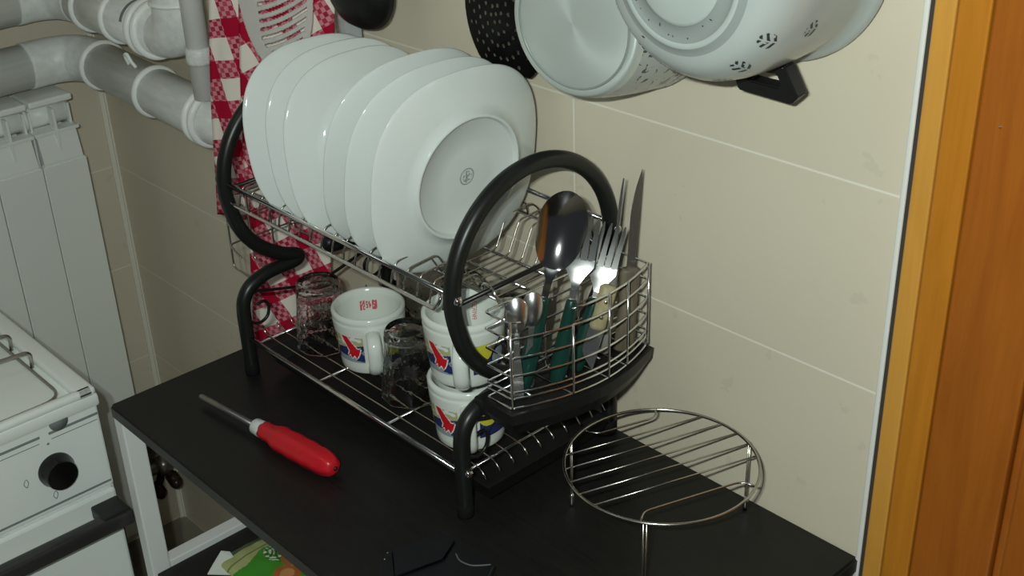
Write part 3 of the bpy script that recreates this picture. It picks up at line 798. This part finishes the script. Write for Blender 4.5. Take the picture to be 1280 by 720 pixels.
# ---------------------------------------------------------------- cutlery
def frame(base, tip, face):
    z = (V(tip) - V(base)).normalized(); f = V(face); y = (f - z * f.dot(z)).normalized(); x = y.cross(z)
    m = Matrix((x, y, z)).transposed().to_4x4(); m.translation = V(base); return m
CAM_DIR = V((.80, -.55, .35))
def blade(bm, T, st, thick, nu=8, curve=None, mi=0):
    """flat piece from stations (z, half width, centre x, y offset); optional cross curve"""
    top, bot = [], []
    for (z, hw, cx_, yo, dp) in st:
        a, b = [], []
        for i in range(nu + 1):
            u = -1 + 2 * i / nu; y = yo - dp * (1 - u * u)
            a.append(bm.verts.new(T @ V((cx_ + hw * u, y + thick / 2, z)))); b.append(bm.verts.new(T @ V((cx_ + hw * u, y - thick / 2, z))))
        top.append(a); bot.append(b)
    n = len(st)
    for j in range(n - 1):
        for i in range(nu):
            bm.faces.new((top[j][i], top[j][i + 1], top[j + 1][i + 1], top[j + 1][i])); bm.faces.new((bot[j][i], bot[j + 1][i], bot[j + 1][i + 1], bot[j][i + 1]))
        bm.faces.new((top[j][0], top[j + 1][0], bot[j + 1][0], bot[j][0])); bm.faces.new((top[j][nu], bot[j][nu], bot[j + 1][nu], top[j + 1][nu]))
    for j in (0, n - 1):
        for i in range(nu): bm.faces.new((top[j][i], bot[j][i], bot[j][i + 1], top[j][i + 1]))
    bmesh.ops.recalc_face_normals(bm, faces=bm.faces[:])
def bowl_st(z0, L, hw, dp):
    st = []
    for k in range(25):
        t = .5 - .5 * math.cos(PI * k / 24)
        q_ = (t - .56) / .44 if t > .56 else (t - .56) / .585
        w = hw * math.sqrt(max(0, 1 - abs(q_) ** 2.1))
        st.append((z0 + L * t, max(w, .0020 if t > .5 else .0034), 0, 0, dp * max(0, 1 - abs(2 * t - 1) ** 2.2)))
    return st
def handle_solid(bm, T, st, nseg=14):
    """elliptic loft: (z, rx, ry, yo)"""
    rings = [[bm.verts.new(T @ V((rx * math.cos(2 * PI * k / nseg), yo + ry * math.sin(2 * PI * k / nseg), z))) for k in range(nseg)] for z, rx, ry, yo in st]
    for a, b in zip(rings, rings[1:]):
        for k in range(nseg): bm.faces.new((a[k], a[(k + 1) % nseg], b[(k + 1) % nseg], b[k]))
    bm.faces.new(list(reversed(rings[0]))); bm.faces.new(rings[-1])
    bmesh.ops.recalc_face_normals(bm, faces=bm.faces[:])
def green_handle(root, T, L):
    bm = bmesh.new(); handle_solid(bm, T, [(0, .004, .003, 0), (.003, .0075, .0045, 0), (.02, .0092, .0052, 0), (L * .5, .0085, .0052, 0), (L - .01, .0062, .0048, 0), (L - .002, .0055, .0045, 0), (L, .004, .0035, 0)])
    o = link('handle', bm, 'green', root); o['label'] = 'dark green plastic handle'
GRP = 'cutlery in the wire basket'
def spoon(base, tip, face, L_bowl, hw, lab, handle=None, dp=.006):
    T = frame(base, tip, face); H = (V(tip) - V(base)).length; root = empty('spoon' if handle else 'teaspoon', base)
    st = bowl_st(H - L_bowl, L_bowl, hw, dp); z0 = H - L_bowl
    bm = bmesh.new()
    if handle:
        neck = [(handle - .004, .0035, 0, 0, 0), (handle + .012, .0036, 0, 0, 0), (z0 - .012, .0034, 0, .002, 0)]
        blade(bm, T, neck + st, .0014); link('bowl', bm, 'polished', root, flat_angle=50); green_handle(root, T, handle)
    else:
        neck = [(0, .0058, 0, 0, 0), (.004, .0072, 0, 0, 0), (.03, .0058, 0, 0, 0), (z0 * .7, .0028, 0, 0, 0), (z0 - .006, .0026, 0, .001, 0)]
        blade(bm, T, neck + st, .0016); link('bowl', bm, 'steel', root, flat_angle=50)
    tag(root, lab, 'spoon', GRP); return root
def fork(base, tip, face, lab, handle, hw=.0125):
    T = frame(base, tip, face); H = (V(tip) - V(base)).length; root = empty('fork', base); bm = bmesh.new()
    r0 = H - .072; r1 = H - .045
    blade(bm, T, [(handle - .004, .0034, 0, 0, 0), (handle + .01, .0036, 0, 0, 0), (r0, .0036, 0, .001, 0), (r0 + .006, .006, 0, .0, .0004), (r0 + .013, .0105, 0, -.002, .0012), (r0 + .020, hw, 0, -.003, .0016), (r1, hw, 0, -.0035, .0016)], .0016)
    for k in range(4):
        cx_ = -hw + (k + .5) * hw / 2
        blade(bm, T, [(r1 - .001, hw * .22, cx_, -.0040, 0), (r1 + .02, hw * .17, cx_, -.0045, 0), (H - .008, hw * .14, cx_, -.002, 0), (H, .0006, cx_, 0, 0)], .0016, 2)
    link('head', bm, 'steel', root, flat_angle=50); green_handle(root, T, handle); tag(root, lab, 'fork', GRP); return root
def knife(base, tip, face, lab, hmat, handle, hw, mirror=1, rivets=False, hx=.008, hy=.006):
    T = frame(base, tip, face); H = (V(tip) - V(base)).length; root = empty('knife', base); bm = bmesh.new()
    st = []
    for k in range(13):
        t = k / 12; z = handle - .004 + (H - handle + .004) * t
        w = hw * (1 if t < .55 else max(.03, 1 - ((t - .55) / .45) ** 1.7))
        st.append((z, w, mirror * (hw - w), 0, 0))
    blade(bm, T, st, .0014, 4); link('blade', bm, 'steel', root, flat_angle=40)
    bm = bmesh.new(); handle_solid(bm, T, [(0, hx * .7, hy * .7, 0), (.003, hx * 1.05, hy, 0), (.02, hx, hy, 0), (handle * .6, hx * .9, hy, 0), (handle - .004, hx, hy * .95, 0), (handle, hx * .8, hy * .8, 0)])
    h = link('handle', bm, hmat, root)
    if rivets:
        for z in (handle * .35, handle * .7):
            bm = bmesh.new(); T2 = T @ Matrix.Translation((0, hy * .96, z)); ball(bm, (0, 0, 0), .0024, 10, (1, .4, 1))
            for v in bm.verts: v.co = T2 @ v.co
            link('rivet', bm, 'brass', h)
    tag(root, lab, 'knife', GRP); return root
ZB = .1535
spoon(rk(.4560, .050, ZB), rk(.466, .112, .354), (.70, -.68, .22), .080, .0245, 'large steel spoon with dark green handle, its bowl tallest at the left of the basket', .100, .011)
fork(rk(.474, .080, ZB), rk(.475, .127, .326), (.70, -.66, .30), 'upright steel fork with green handle, bright tines beside the large spoon', .092, .0155)
fork(rk(.470, .112, ZB), rk(.470, .172, .300), (.66, -.66, .36), 'steel fork with green handle leaning right towards the knives', .080, .0145)
spoon(rk(.4640, .035, ZB), rk(.4625, .040, .264), (.78, -.58, .25), .038, .0118, 'small steel teaspoon in the near left corner of the basket', None, -.006)
spoon(rk(.4565, .056, ZB), rk(.463, .063, .262), (.78, -.55, .25), .038, .0108, 'small steel teaspoon just right of the one in the basket corner', None, -.006)
knife(rk(.478, .178, ZB), rk(.474, .201, .352), (.85, -.42, .1), 'table knife with a broad brown wooden handle and the tallest upright blade', 'brown_handle', .094, .0044, -1, hx=.0115)
knife(rk(.466, .160, ZB), rk(.466, .187, .346), (.62, .78, .1), 'thin bladed knife with grey handle standing behind the brown handled knife', 'greyhandle', .100, .0050, 1, hx=.0075)
knife(rk(.482, .151, .243), rk(.478, .118, .158), (.80, -.55, .2), 'paring knife standing blade down with its pale riveted wooden handle up', 'pale_handle', .048, .0085, 1, True, hx=.0090)

# ---------------------------------------------------------------- round wire stand (steamer rack)
gr = empty('round_wire_stand', (1.402, -.111, TZ)); tag(gr, 'round low chrome wire cooling stand with straight bars on the table at right', 'wire stand')
GC = V((1.4017, -.1111, TZ + .0858)); GR = .098
bm = bmesh.new(); tube(bm, [GC + V((GR * math.cos(a), GR * math.sin(a), 0)) for a in [2 * PI * k / 72 for k in range(72)]], .0016, 10, closed=True); link('outer_ring', bm, 'grillwire', gr)
bd = V((.056, .157, 0)).normalized(); bn = V((-bd.y, bd.x, 0))
for d in (.0545, .033, .0115, -.010, -.0315):
    hl = math.sqrt(GR ** 2 - d * d)
    bm = bmesh.new(); tube(bm, [GC + bn * d - bd * hl, GC + bn * d + bd * hl], .00095, 8); link('bar', bm, 'grillwire', gr)
for d, e in ((.0745, 1), (-.0610, -1)):
    hl = math.sqrt(GR ** 2 - d * d); ho = math.sqrt(max(GR ** 2 - (d + e * .013) ** 2, 0)) 
    bm = bmesh.new(); tube(bm, fillet([GC + bn * (d + e * .013) - bd * ho, GC + bn * d - bd * (ho - .010), GC + bn * d + bd * (ho - .010), GC + bn * (d + e * .013) + bd * ho], .008, 4), .0011, 8); link('bar', bm, 'grillwire', gr)
for px, py in ((1.307, -.1445), (1.4435, -.0170), (1.4540, -.1945)):
    bm = bmesh.new(); d = V((px, py, 0)) - V((GC.x, GC.y, 0)); d = d.normalized()
    top = V((GC.x, GC.y, GC.z)) + d * (GR + .002)
    tq = V((-d.y, d.x, 0)); a_, b_ = top + tq * .0016, top - tq * .0016
    tube(bm, fillet([a_, V((a_.x, a_.y, TZ + .006)), V((b_.x, b_.y, TZ + .006)), b_], .002, 3), .0008, 8); lg = link('leg', bm, 'grillwire', gr)
    bm = bmesh.new(); tube(bm, [V((top.x, top.y, TZ + .0003)), V((top.x, top.y, TZ + .003)), V((top.x, top.y, TZ + .012)), V((top.x, top.y, TZ + .016))], [.0022, .0030, .0028, .0018], 12); link('foot_cap', bm, 'chrome', lg)

# ---------------------------------------------------------------- screwdriver
A = V((.8400, -.3195, TZ + .0105)); B = V((1.0875, -.2950, TZ + .0150))
sd = empty('screwdriver', (.96, -.3, TZ)); tag(sd, 'red handled screwdriver with a grey steel shaft lying on the black table', 'screwdriver')
ax = (B - A).normalized(); Ltot = (B - A).length
def at(t): return A + (B - A) * t
q = ax.to_track_quat('Z', 'Y').to_matrix().to_4x4()
bm = bmesh.new(); tube(bm, [at(0), at(.01), at(.46)], [.0034, .0041, .0041], 14); link('shaft', bm, mat('dark steel shaft', (.30, .29, .28), .35, .9), sd)
bm = bmesh.new(); lathe(bm, [(0, 0), (.0085, 0), (.0098, .002), (.0104, .016), (.0100, .0185), (0, .0185)], 28, Matrix.Translation(at(.428)) @ q); link('collar', bm, 'white_plastic', sd)
bm = bmesh.new(); hp = []; L0 = Ltot * .472
prof = [(0, .462 + .067), (.0118, .462 + .067)]
KS = .995
hprof = [(r_ * .93, h_ * KS) for r_, h_ in [(.0, 0), (.0112, 0), (.0122, .004), (.0118, .010), (.0124, .018), (.0150, .026), (.0170, .034), (.0162, .043), (.0168, .051), (.0175, .060), (.0166, .069), (.0170, .077), (.0172, .086), (.0160, .095), (.0166, .103), (.0150, .114), (.0118, .1225), (.0070, .1265), (.0, .1270)]]
lathe(bm, hprof, 36, Matrix.Translation(at(.492)) @ q)
for v in bm.verts:                                          # lobed grip
    d = v.co - at(.492); h = d.dot(ax); rad_ = d - ax * h
    if rad_.length > 1e-5:
        a = math.atan2(rad_.dot(V((0, 0, 1))), rad_.dot(ax.cross(V((0, 0, 1)))))
        v.co += rad_ * (.035 * math.cos(6 * a))
    if v.co.z < TZ + .0008: v.co.z = TZ + .0008
link('grip', bm, 'red_plastic', sd)
bm = bmesh.new(); ball(bm, at(.998), .0028, 10, (1, 1, 1)); link('end_hole', bm, 'black_plastic', sd)

# ---------------------------------------------------------------- black pouch near the camera
pc = empty('black_pouch', (1.27, -.31, TZ)); tag(pc, 'black leatherette case lying on the table at the bottom edge of the photo', 'case')
bm = bmesh.new()
poly = [(1.232, -.338), (1.247, -.276), (1.264, -.272), (1.326, -.272), (1.348, -.31), (1.335, -.395), (1.266, -.385)]
prism(bm, [(x, y, TZ + .0005) for x, y in poly], (0, 0, .0070))
bmesh.ops.bevel(bm, geom=[e for e in bm.edges if all(v.co.z > TZ + .006 for v in e.verts)], offset=.003, segments=3, affect='EDGES')
link('case_body', bm, 'leather', pc, flat_angle=40)
bm = bmesh.new(); prism(bm, [(x, y, TZ + .0076) for x, y in [(1.237, -.334), (1.249, -.281), (1.272, -.278), (1.286, -.306), (1.272, -.358)]], (0, 0, .003))
bmesh.ops.bevel(bm, geom=bm.edges[:], offset=.0015, segments=2, affect='EDGES'); link('flap', bm, 'leather', pc, smooth=False)
bm = bmesh.new(); tube(bm, catmull([(1.286, -.290, TZ + .0078), (1.297, -.294, TZ + .0078), (1.310, -.291, TZ + .0078), (1.319, -.282, TZ + .0078), (1.323, -.276, TZ + .0074)], 6), .0009, 6); link('piping', bm, 'grey_thread', pc)
bm = bmesh.new()
for x, y in ((1.2345, -.337), (1.2400, -.345)): ball(bm, (x, y, TZ + .006), .0014, 8)
link('snap', bm, 'chrome', pc)

# ---------------------------------------------------------------- packet on the lower shelf
pk_ = empty('food_packet', (.86, -.28, SHZ)); tag(pk_, 'green and pale yellow food packet with onions pictured, lying on the lower shelf', 'packet')
PA = V((.818, -.334, SHZ + .003)); PU = V((.155, .012, .012)); PV = V((.006, .098, .004))
def pf(u, v, off=.0):
    p = PA + PU * u + PV * v; bulge = .016 * (math.sin(PI * min(max(u, 0), 1)) * math.sin(PI * min(max(v, 0), 1))) ** .5 if 0 < u < 1 and 0 < v < 1 else 0
    p = p + V((0, 0, bulge + .0015 * noise.noise(V((u * 7, v * 7, 2))) + off)); return p
def pkc(u, v):
    x, y = u, v
    if u < .10: return 1
    if u < .30 + .04 * math.sin(v * 9): return 2 if abs(u - .22) > .012 else 8
    d1 = math.hypot((u - .60) * 1.45, v - .66); d2 = math.hypot((u - .72) * 1.45, v - .38)
    if d1 < .19: return 4 if (u - .60) + (v - .66) * .3 > .02 else 3
    if d2 < .17: return 4 if d2 < .09 else 3
    s = math.hypot((u - .44) * 1.3, v - .62)
    if s < .22:
        a = math.sin(u * 70 + 3 * math.sin(v * 23)) * math.sin(v * 48 + 2 * math.sin(u * 31))
        if a > .18: return 5
        if a < -.35: return 1
    if math.hypot(u - .88, v - .75) < .12: return 7
    if v > .80: return 6
    return 0
bm = bmesh.new(); patch(bm, pf, 90, 70, pkc)
link('packet_front', bm, ['k_green', 'k_dark', 'k_pale', 'k_onion', 'k_onion2', 'k_white', 'k_teal', 'k_yel', 'k_line'], pk_)
bm = bmesh.new(); patch(bm, lambda u, v: V((PA + PU * u + PV * v)) + V((0, 0, -.0015)), 4, 4, lambda u, v: 0); link('packet_back', bm, 'k_pale', pk_)
bm = bmesh.new()
prism(bm, [(x_ + .020, y_ + .022, z_) for x_, y_, z_ in [(.812, -.372, SHZ + .0015), (.800, -.352, SHZ + .006), (.797, -.340, SHZ + .013), (.806, -.332, SHZ + .012), (.822, -.334, SHZ + .010), (.838, -.352, SHZ + .004)]], (0, 0, .0012)); fl = link('torn_flap', bm, 'k_white', pk_, smooth=False)
fl['label'] = 'pale torn corner of the packet'

# ---------------------------------------------------------------- pots on the wall
def wall_T(cx, cz): return Matrix.Translation((cx, 0, ZF + cz)) @ Matrix.Rotation(PI / 2, 4, 'X')    # local +z -> world -y
p1 = empty('saucepan', (1.265, -.003, ZF + .522)); tag(p1, 'smaller white enamel saucepan hung on the wall, smooth round base and speckled black sides', 'pot')
T = Matrix.Translation((1.2755, -.0165, ZF + .5270)) @ Matrix.Rotation(math.radians(9), 4, 'Z') @ Matrix.Rotation(PI / 2, 4, 'X')
bm = bmesh.new(); lathe(bm, [(.0, .1065), (.02, .1068), (.058, .1062), (.0600, .1050), (.0605, .1050), (.066, .1055), (.0685, .1030), (.071, .095)], 72, T); link('base', bm, 'spun', p1)
bm = bmesh.new(); lathe(bm, [(.0590, .1058), (.0596, .1066), (.0608, .1066), (.0614, .1056)], 72, T); link('base_groove', bm, 'enamel_ring', p1)
bm = bmesh.new(); lathe(bm, [(.0709, .0955), (.0745, .085), (.0800, .06), (.0850, .030), (.0875, .010), (.0890, .006), (.0893, .004), (.088, .003), (.086, .006), (.083, .02), (.076, .07), (.067, .094), (0, .096)], 72, T); link('wall', bm, 'enamel_speck', p1)

p2 = empty('cooking_pot', (1.437, -.003, ZF + .602)); tag(p2, 'larger white enamel cooking pot on the wall with leaf prints and a black handle', 'pot')
T = wall_T(1.437, .602)
bm = bmesh.new()
lathe(bm, [(0, .1535), (.025, .1535), (.040, .1530), (.043, .1515), (.044, .1500), (.052, .1500), (.0555, .1500), (.057, .1515), (.0615, .1515), (.063, .1500), (.068, .149), (.076, .147), (.083, .142), (.0895, .134), (.0945, .122), (.0972, .106), (.098, .09), (.0975, .06), (.096, .035), (.0965, .020), (.101, .016), (.1035, .012), (.1035, .008), (.101, .005), (.096, .006), (.092, .03), (.092, .1), (.08, .138), (0, .145)], 96, T,
      mis=[1, 1, 1, 2, 2, 2, 2, 1, 2, 2] + [0] * 19)
link('pot_body', bm, ['enamel', 'enamel_clean', 'enamel_band'], p2)
# leaf prints: grid patches hugging the body
def body_pt(th, s, off=.0006):
    prof = [(.076, .147), (.083, .142), (.0895, .134), (.0945, .122), (.0972, .106), (.098, .09), (.0975, .06), (.096, .035)]
    acc = 0
    for (r0, h0), (r1, h1) in zip(prof, prof[1:]):
        d = math.hypot(r1 - r0, h1 - h0)
        if acc + d >= s or (r1, h1) == prof[-1]:
            t = (s - acc) / d; r, h = r0 + (r1 - r0) * t, h0 + (h1 - h0) * t
            nr, nh = (h0 - h1) / d, (r1 - r0) / d
            return T @ V(((r + nr * off) * math.cos(th), (r + nr * off) * math.sin(th), h + nh * off)), r
        acc += d
def leaf(th0, s0, size=.0085, dens=0):
    bm = bmesh.new(); r_ = body_pt(th0, s0)[1]
    def fn(u, v): return body_pt(th0 + (u - .5) * 2 * size / r_, s0 + (v - .5) * 2.3 * size)[0]
    def pkk(u, v):
        x, y = (u - .5) * 2, (v - .5) * 2
        if x * x + y * y > .95: return None
        a = math.sin(y * 9 + abs(x) * 4 + dens); b = noise.noise(V((x * 2.5, y * 2.5, th0)))
        return 0 if a > .15 and abs(x) > .10 and b > -.35 else None
    patch(bm, fn, 30, 34, pkk); o = link('leaf_print', bm, 'leaf', p2); return o
def ang(deg): return math.radians(deg)
for dg, s, k in ((-52, .016, 0), (-73, .030, 1), (-98, .020, 2), (-25, .060, 3), (-30, .018, 1), (-125, .026, 0), (-150, .02, 2)): leaf(ang(dg), s, .0078, k)
def dash(n, smin, smax, seed):
    bm = bmesh.new(); rr_ = random.Random(seed)
    for _ in range(n):
        r = rr_.choice([.047, .049, .053, .060, .066, .070]); a = rr_.uniform(-PI, PI); l = rr_.uniform(.0008, .0026); w = rr_.uniform(.0004, .0009); b = rr_.uniform(0, PI)
        c = V((r * math.cos(a), r * math.sin(a), 0)); h = .1519 if .0565 < r < .062 else (.1504 if r < .064 else .149)
        d = V((math.cos(b), math.sin(b), 0)); e = V((-d.y, d.x, 0))
        bm.faces.new([bm.verts.new(T @ (c + d * l * i + e * w * j + V((0, 0, h)))) for i, j in ((-1, 0), (0, -1), (1, 0), (0, 1))])
    return bm
link('base_speckle', dash(46, 0, 0, 3), 'leaf', p2, smooth=False)
# lower grip: a flat trapezoid loop of black bakelite
bm = bmesh.new()
Og = [(1.427, .490), (1.431, .4805), (1.487, .4795), (1.4935, .487), (1.478, .511), (1.461, .511)]
Ig = [(1.4400, .4945), (1.4425, .4915), (1.4735, .4915), (1.4755, .4935), (1.470, .5025), (1.457, .5015)]
lay = []
for y_, dz_ in ((-.058, 0), (-.044, .002)):
    lay.append([[bm.verts.new((x_, y_, ZF + z_ + dz_)) for x_, z_ in P__] for P__ in (Og, Ig)])
for k in range(6):
    k2 = (k + 1) % 6
    (o0, i0), (o1, i1) = lay
    bm.faces.new((o0[k], o0[k2], i0[k2], i0[k])); bm.faces.new((o1[k], i1[k], i1[k2], o1[k2])); bm.faces.new((o0[k], o1[k], o1[k2], o0[k2])); bm.faces.new((i0[k], i0[k2], i1[k2], i1[k]))
bmesh.ops.recalc_face_normals(bm, faces=bm.faces[:])
bmesh.ops.bevel(bm, geom=bm.edges[:], offset=.0012, segments=2, affect='EDGES')
link('grip', bm, 'black_plastic', p2, smooth=False)

# ---------------------------------------------------------------- utensils hanging on the wall
# black ladle, back of the bowl towards us
ld = empty('ladle', (.86, -.05, ZF + .45)); tag(ld, 'plain black nylon ladle hanging on the wall above the plates', 'ladle')
T = Matrix.Translation((.875, -.048, ZF + .480)) @ Matrix.Rotation(PI / 2, 4, 'X')
bm = bmesh.new(); prof = [(0, .030), (.016, .029), (.030, .0245), (.041, .016), (.047, .006), (.049, -.002), (.0475, -.002), (.045, .006), (.039, .014), (.028, .0215), (.014, .026), (0, .027)]
prof = [(a_ * 1.06, b_ * 1.06) for a_, b_ in prof]
lathe(bm, prof, 48, T)
for v in bm.verts: v.co.x = .875 + (v.co.x - .875) * 1.12
link('bowl', bm, 'nylon', ld)
bm = bmesh.new(); tube(bm, [(.875, -.040, ZF + .528), (.875, -.03, ZF + .58), (.875, -.012, ZF + .80)], [.007, .006, .006], 12); link('handle', bm, 'nylon', ld)
# black skimmer with rows of holes
sk = empty('skimmer', (1.10, -.04, ZF + .48)); tag(sk, 'black nylon skimmer dotted with small round holes, hanging left of the saucepan', 'skimmer')
SC = V((1.108, -.048, ZF + .488)); SR = .070
def sk_pt(x, z):
    d2 = (x * x + z * z) / SR ** 2
    return V((SC.x + x * .93, SC.y + .014 * d2, SC.z + z * 1.12))
holes = []
for r, n, ph in ((.0, 1, 0), (.0085, 6, .2), (.019, 12, .1), (.031, 20, .25), (.044, 26, .1), (.0555, 18, .3)):
    for k in range(n): holes.append((r * math.cos(ph + 2 * PI * k / n), r * math.sin(ph + 2 * PI * k / n)))
bm = bmesh.new()
G_ = 150
def pks(u, v):
    x, z = (u - .5) * 2 * SR, (v - .5) * 2 * SR
    if x * x + z * z > SR * SR: return None
    if z < -SR * .84: return None
    for hx_, hz_ in holes:
        if abs(hx_ - x) < .002 and (hx_ - x) ** 2 + (hz_ - z) ** 2 < .00185 ** 2: return None
    return 0
patch(bm, lambda u, v: sk_pt((u - .5) * 2 * SR, (v - .5) * 2 * SR), G_, G_, pks)
bmesh.ops.solidify(bm, geom=bm.faces[:], thickness=.0016)
link('disc', bm, 'nylon', sk)
bm = bmesh.new(); tube(bm, [(1.108, -.040, ZF + .555), (1.108, -.028, ZF + .60), (1.108, -.012, ZF + .80)], [.008, .006, .006], 12); link('handle', bm, 'nylon', sk)
# white slotted turner
st_ = empty('slotted_turner', (.757, -.09, ZF + .42)); tag(st_, 'white slotted plastic turner with curved slots hanging in front of the checked towel', 'turner')
def wt(u, v):
    return V((.712 + u * .078 + .008 * math.sin(PI * u), -.119 + .058 * u - .008 * math.sin(PI * u), ZF + .362 + v * .20))
def pkw(u, v):
    e = ((u - .50) / .50) ** 2 + ((v - .50) / .50) ** 2
    if e > 1: return None
    w = v - .10 * (u - .27) - .16 * (u - .27) ** 2
    if .27 < u < .92 and ((u - .54) / .42) ** 2 + ((v - .50) / .45) ** 2 < .82:
        k = (w - .10) / .053; f = k - math.floor(k)
        if 0 <= k < 8.9 and f < .36: return None
    return 0
bm = bmesh.new(); patch(bm, wt, 110, 130, pkw); bmesh.ops.solidify(bm, geom=bm.faces[:], thickness=.0022); link('head', bm, 'slot_plastic', st_)
bm = bmesh.new(); tube(bm, [(.757, -.098, ZF + .555), (.757, -.080, ZF + .60), (.757, -.050, ZF + .80)], [.009, .007, .007], 12); link('handle', bm, 'slot_plastic', st_)
# clear plastic scoop
cs = empty('clear_scoop', (.80, -.03, ZF + .42)); tag(cs, 'translucent plastic kitchen scoop hanging between the slotted turner and the ladle', 'scoop')
bm = bmesh.new()
def csf(u, v): return V((.768 + .064 * u - .012 * (1 - v) * (u - .5), -.018 - .016 * math.sin(PI * u), ZF + .375 + v * .12 + .012 * math.cos(PI * (u - .5)) * -1 + .012))
patch(bm, csf, 22, 22, lambda u, v: 0); bmesh.ops.solidify(bm, geom=bm.faces[:], thickness=.0025); link('pan', bm, 'clearplastic', cs)
bm = bmesh.new(); tube(bm, [(.792, -.03, ZF + .49), (.794, -.025, ZF + .55), (.796, -.012, ZF + .80)], [.007, .006, .006], 12); link('handle', bm, 'clearplastic', cs)

# ---------------------------------------------------------------- camera
cam = bpy.data.cameras.new('camera'); cam.sensor_width = 36; cam.lens = 1554.26 / 1280 * 36; cam.clip_start = .02
co = bpy.data.objects.new('camera', cam); C.objects.link(co)
co.location = (2.064, -.9067, .8381 + ZF); co.rotation_euler = (1.08734, .03137, .81728)
bpy.context.scene.camera = co

# ---------------------------------------------------------------- light: a phone's twin flash next to the lens plus a dim room
bpy.context.view_layer.update()
mw = co.matrix_world
for dx, dy in ((-.075, .035), (-.045, .035)):
    l = bpy.data.lights.new('flash', 'POINT'); l.energy = 20.5; l.color = (.90, 1.0, .93); l.shadow_soft_size = .006
    o = bpy.data.objects.new('flash', l); C.objects.link(o); o.matrix_world = mw @ Matrix.Translation((dx, dy, .0))
l = bpy.data.lights.new('ceiling_lamp', 'AREA'); l.shape = 'DISK'; l.size = .8; l.energy = 1.8; l.color = (.95, 1.0, .95)
o = bpy.data.objects.new('ceiling_lamp', l); C.objects.link(o); o.location = (.9, -1.35, 2.42)
w = bpy.data.worlds.new('room'); w.use_nodes = True; bpy.context.scene.world = w
bgn = w.node_tree.nodes['Background']; bgn.inputs[0].default_value = (.85, .95, 1.0, 1); bgn.inputs[1].default_value = .035
vs = bpy.context.scene.view_settings; vs.view_transform = 'Standard'; vs.look = 'None'; vs.exposure = 0; vs.gamma = 1
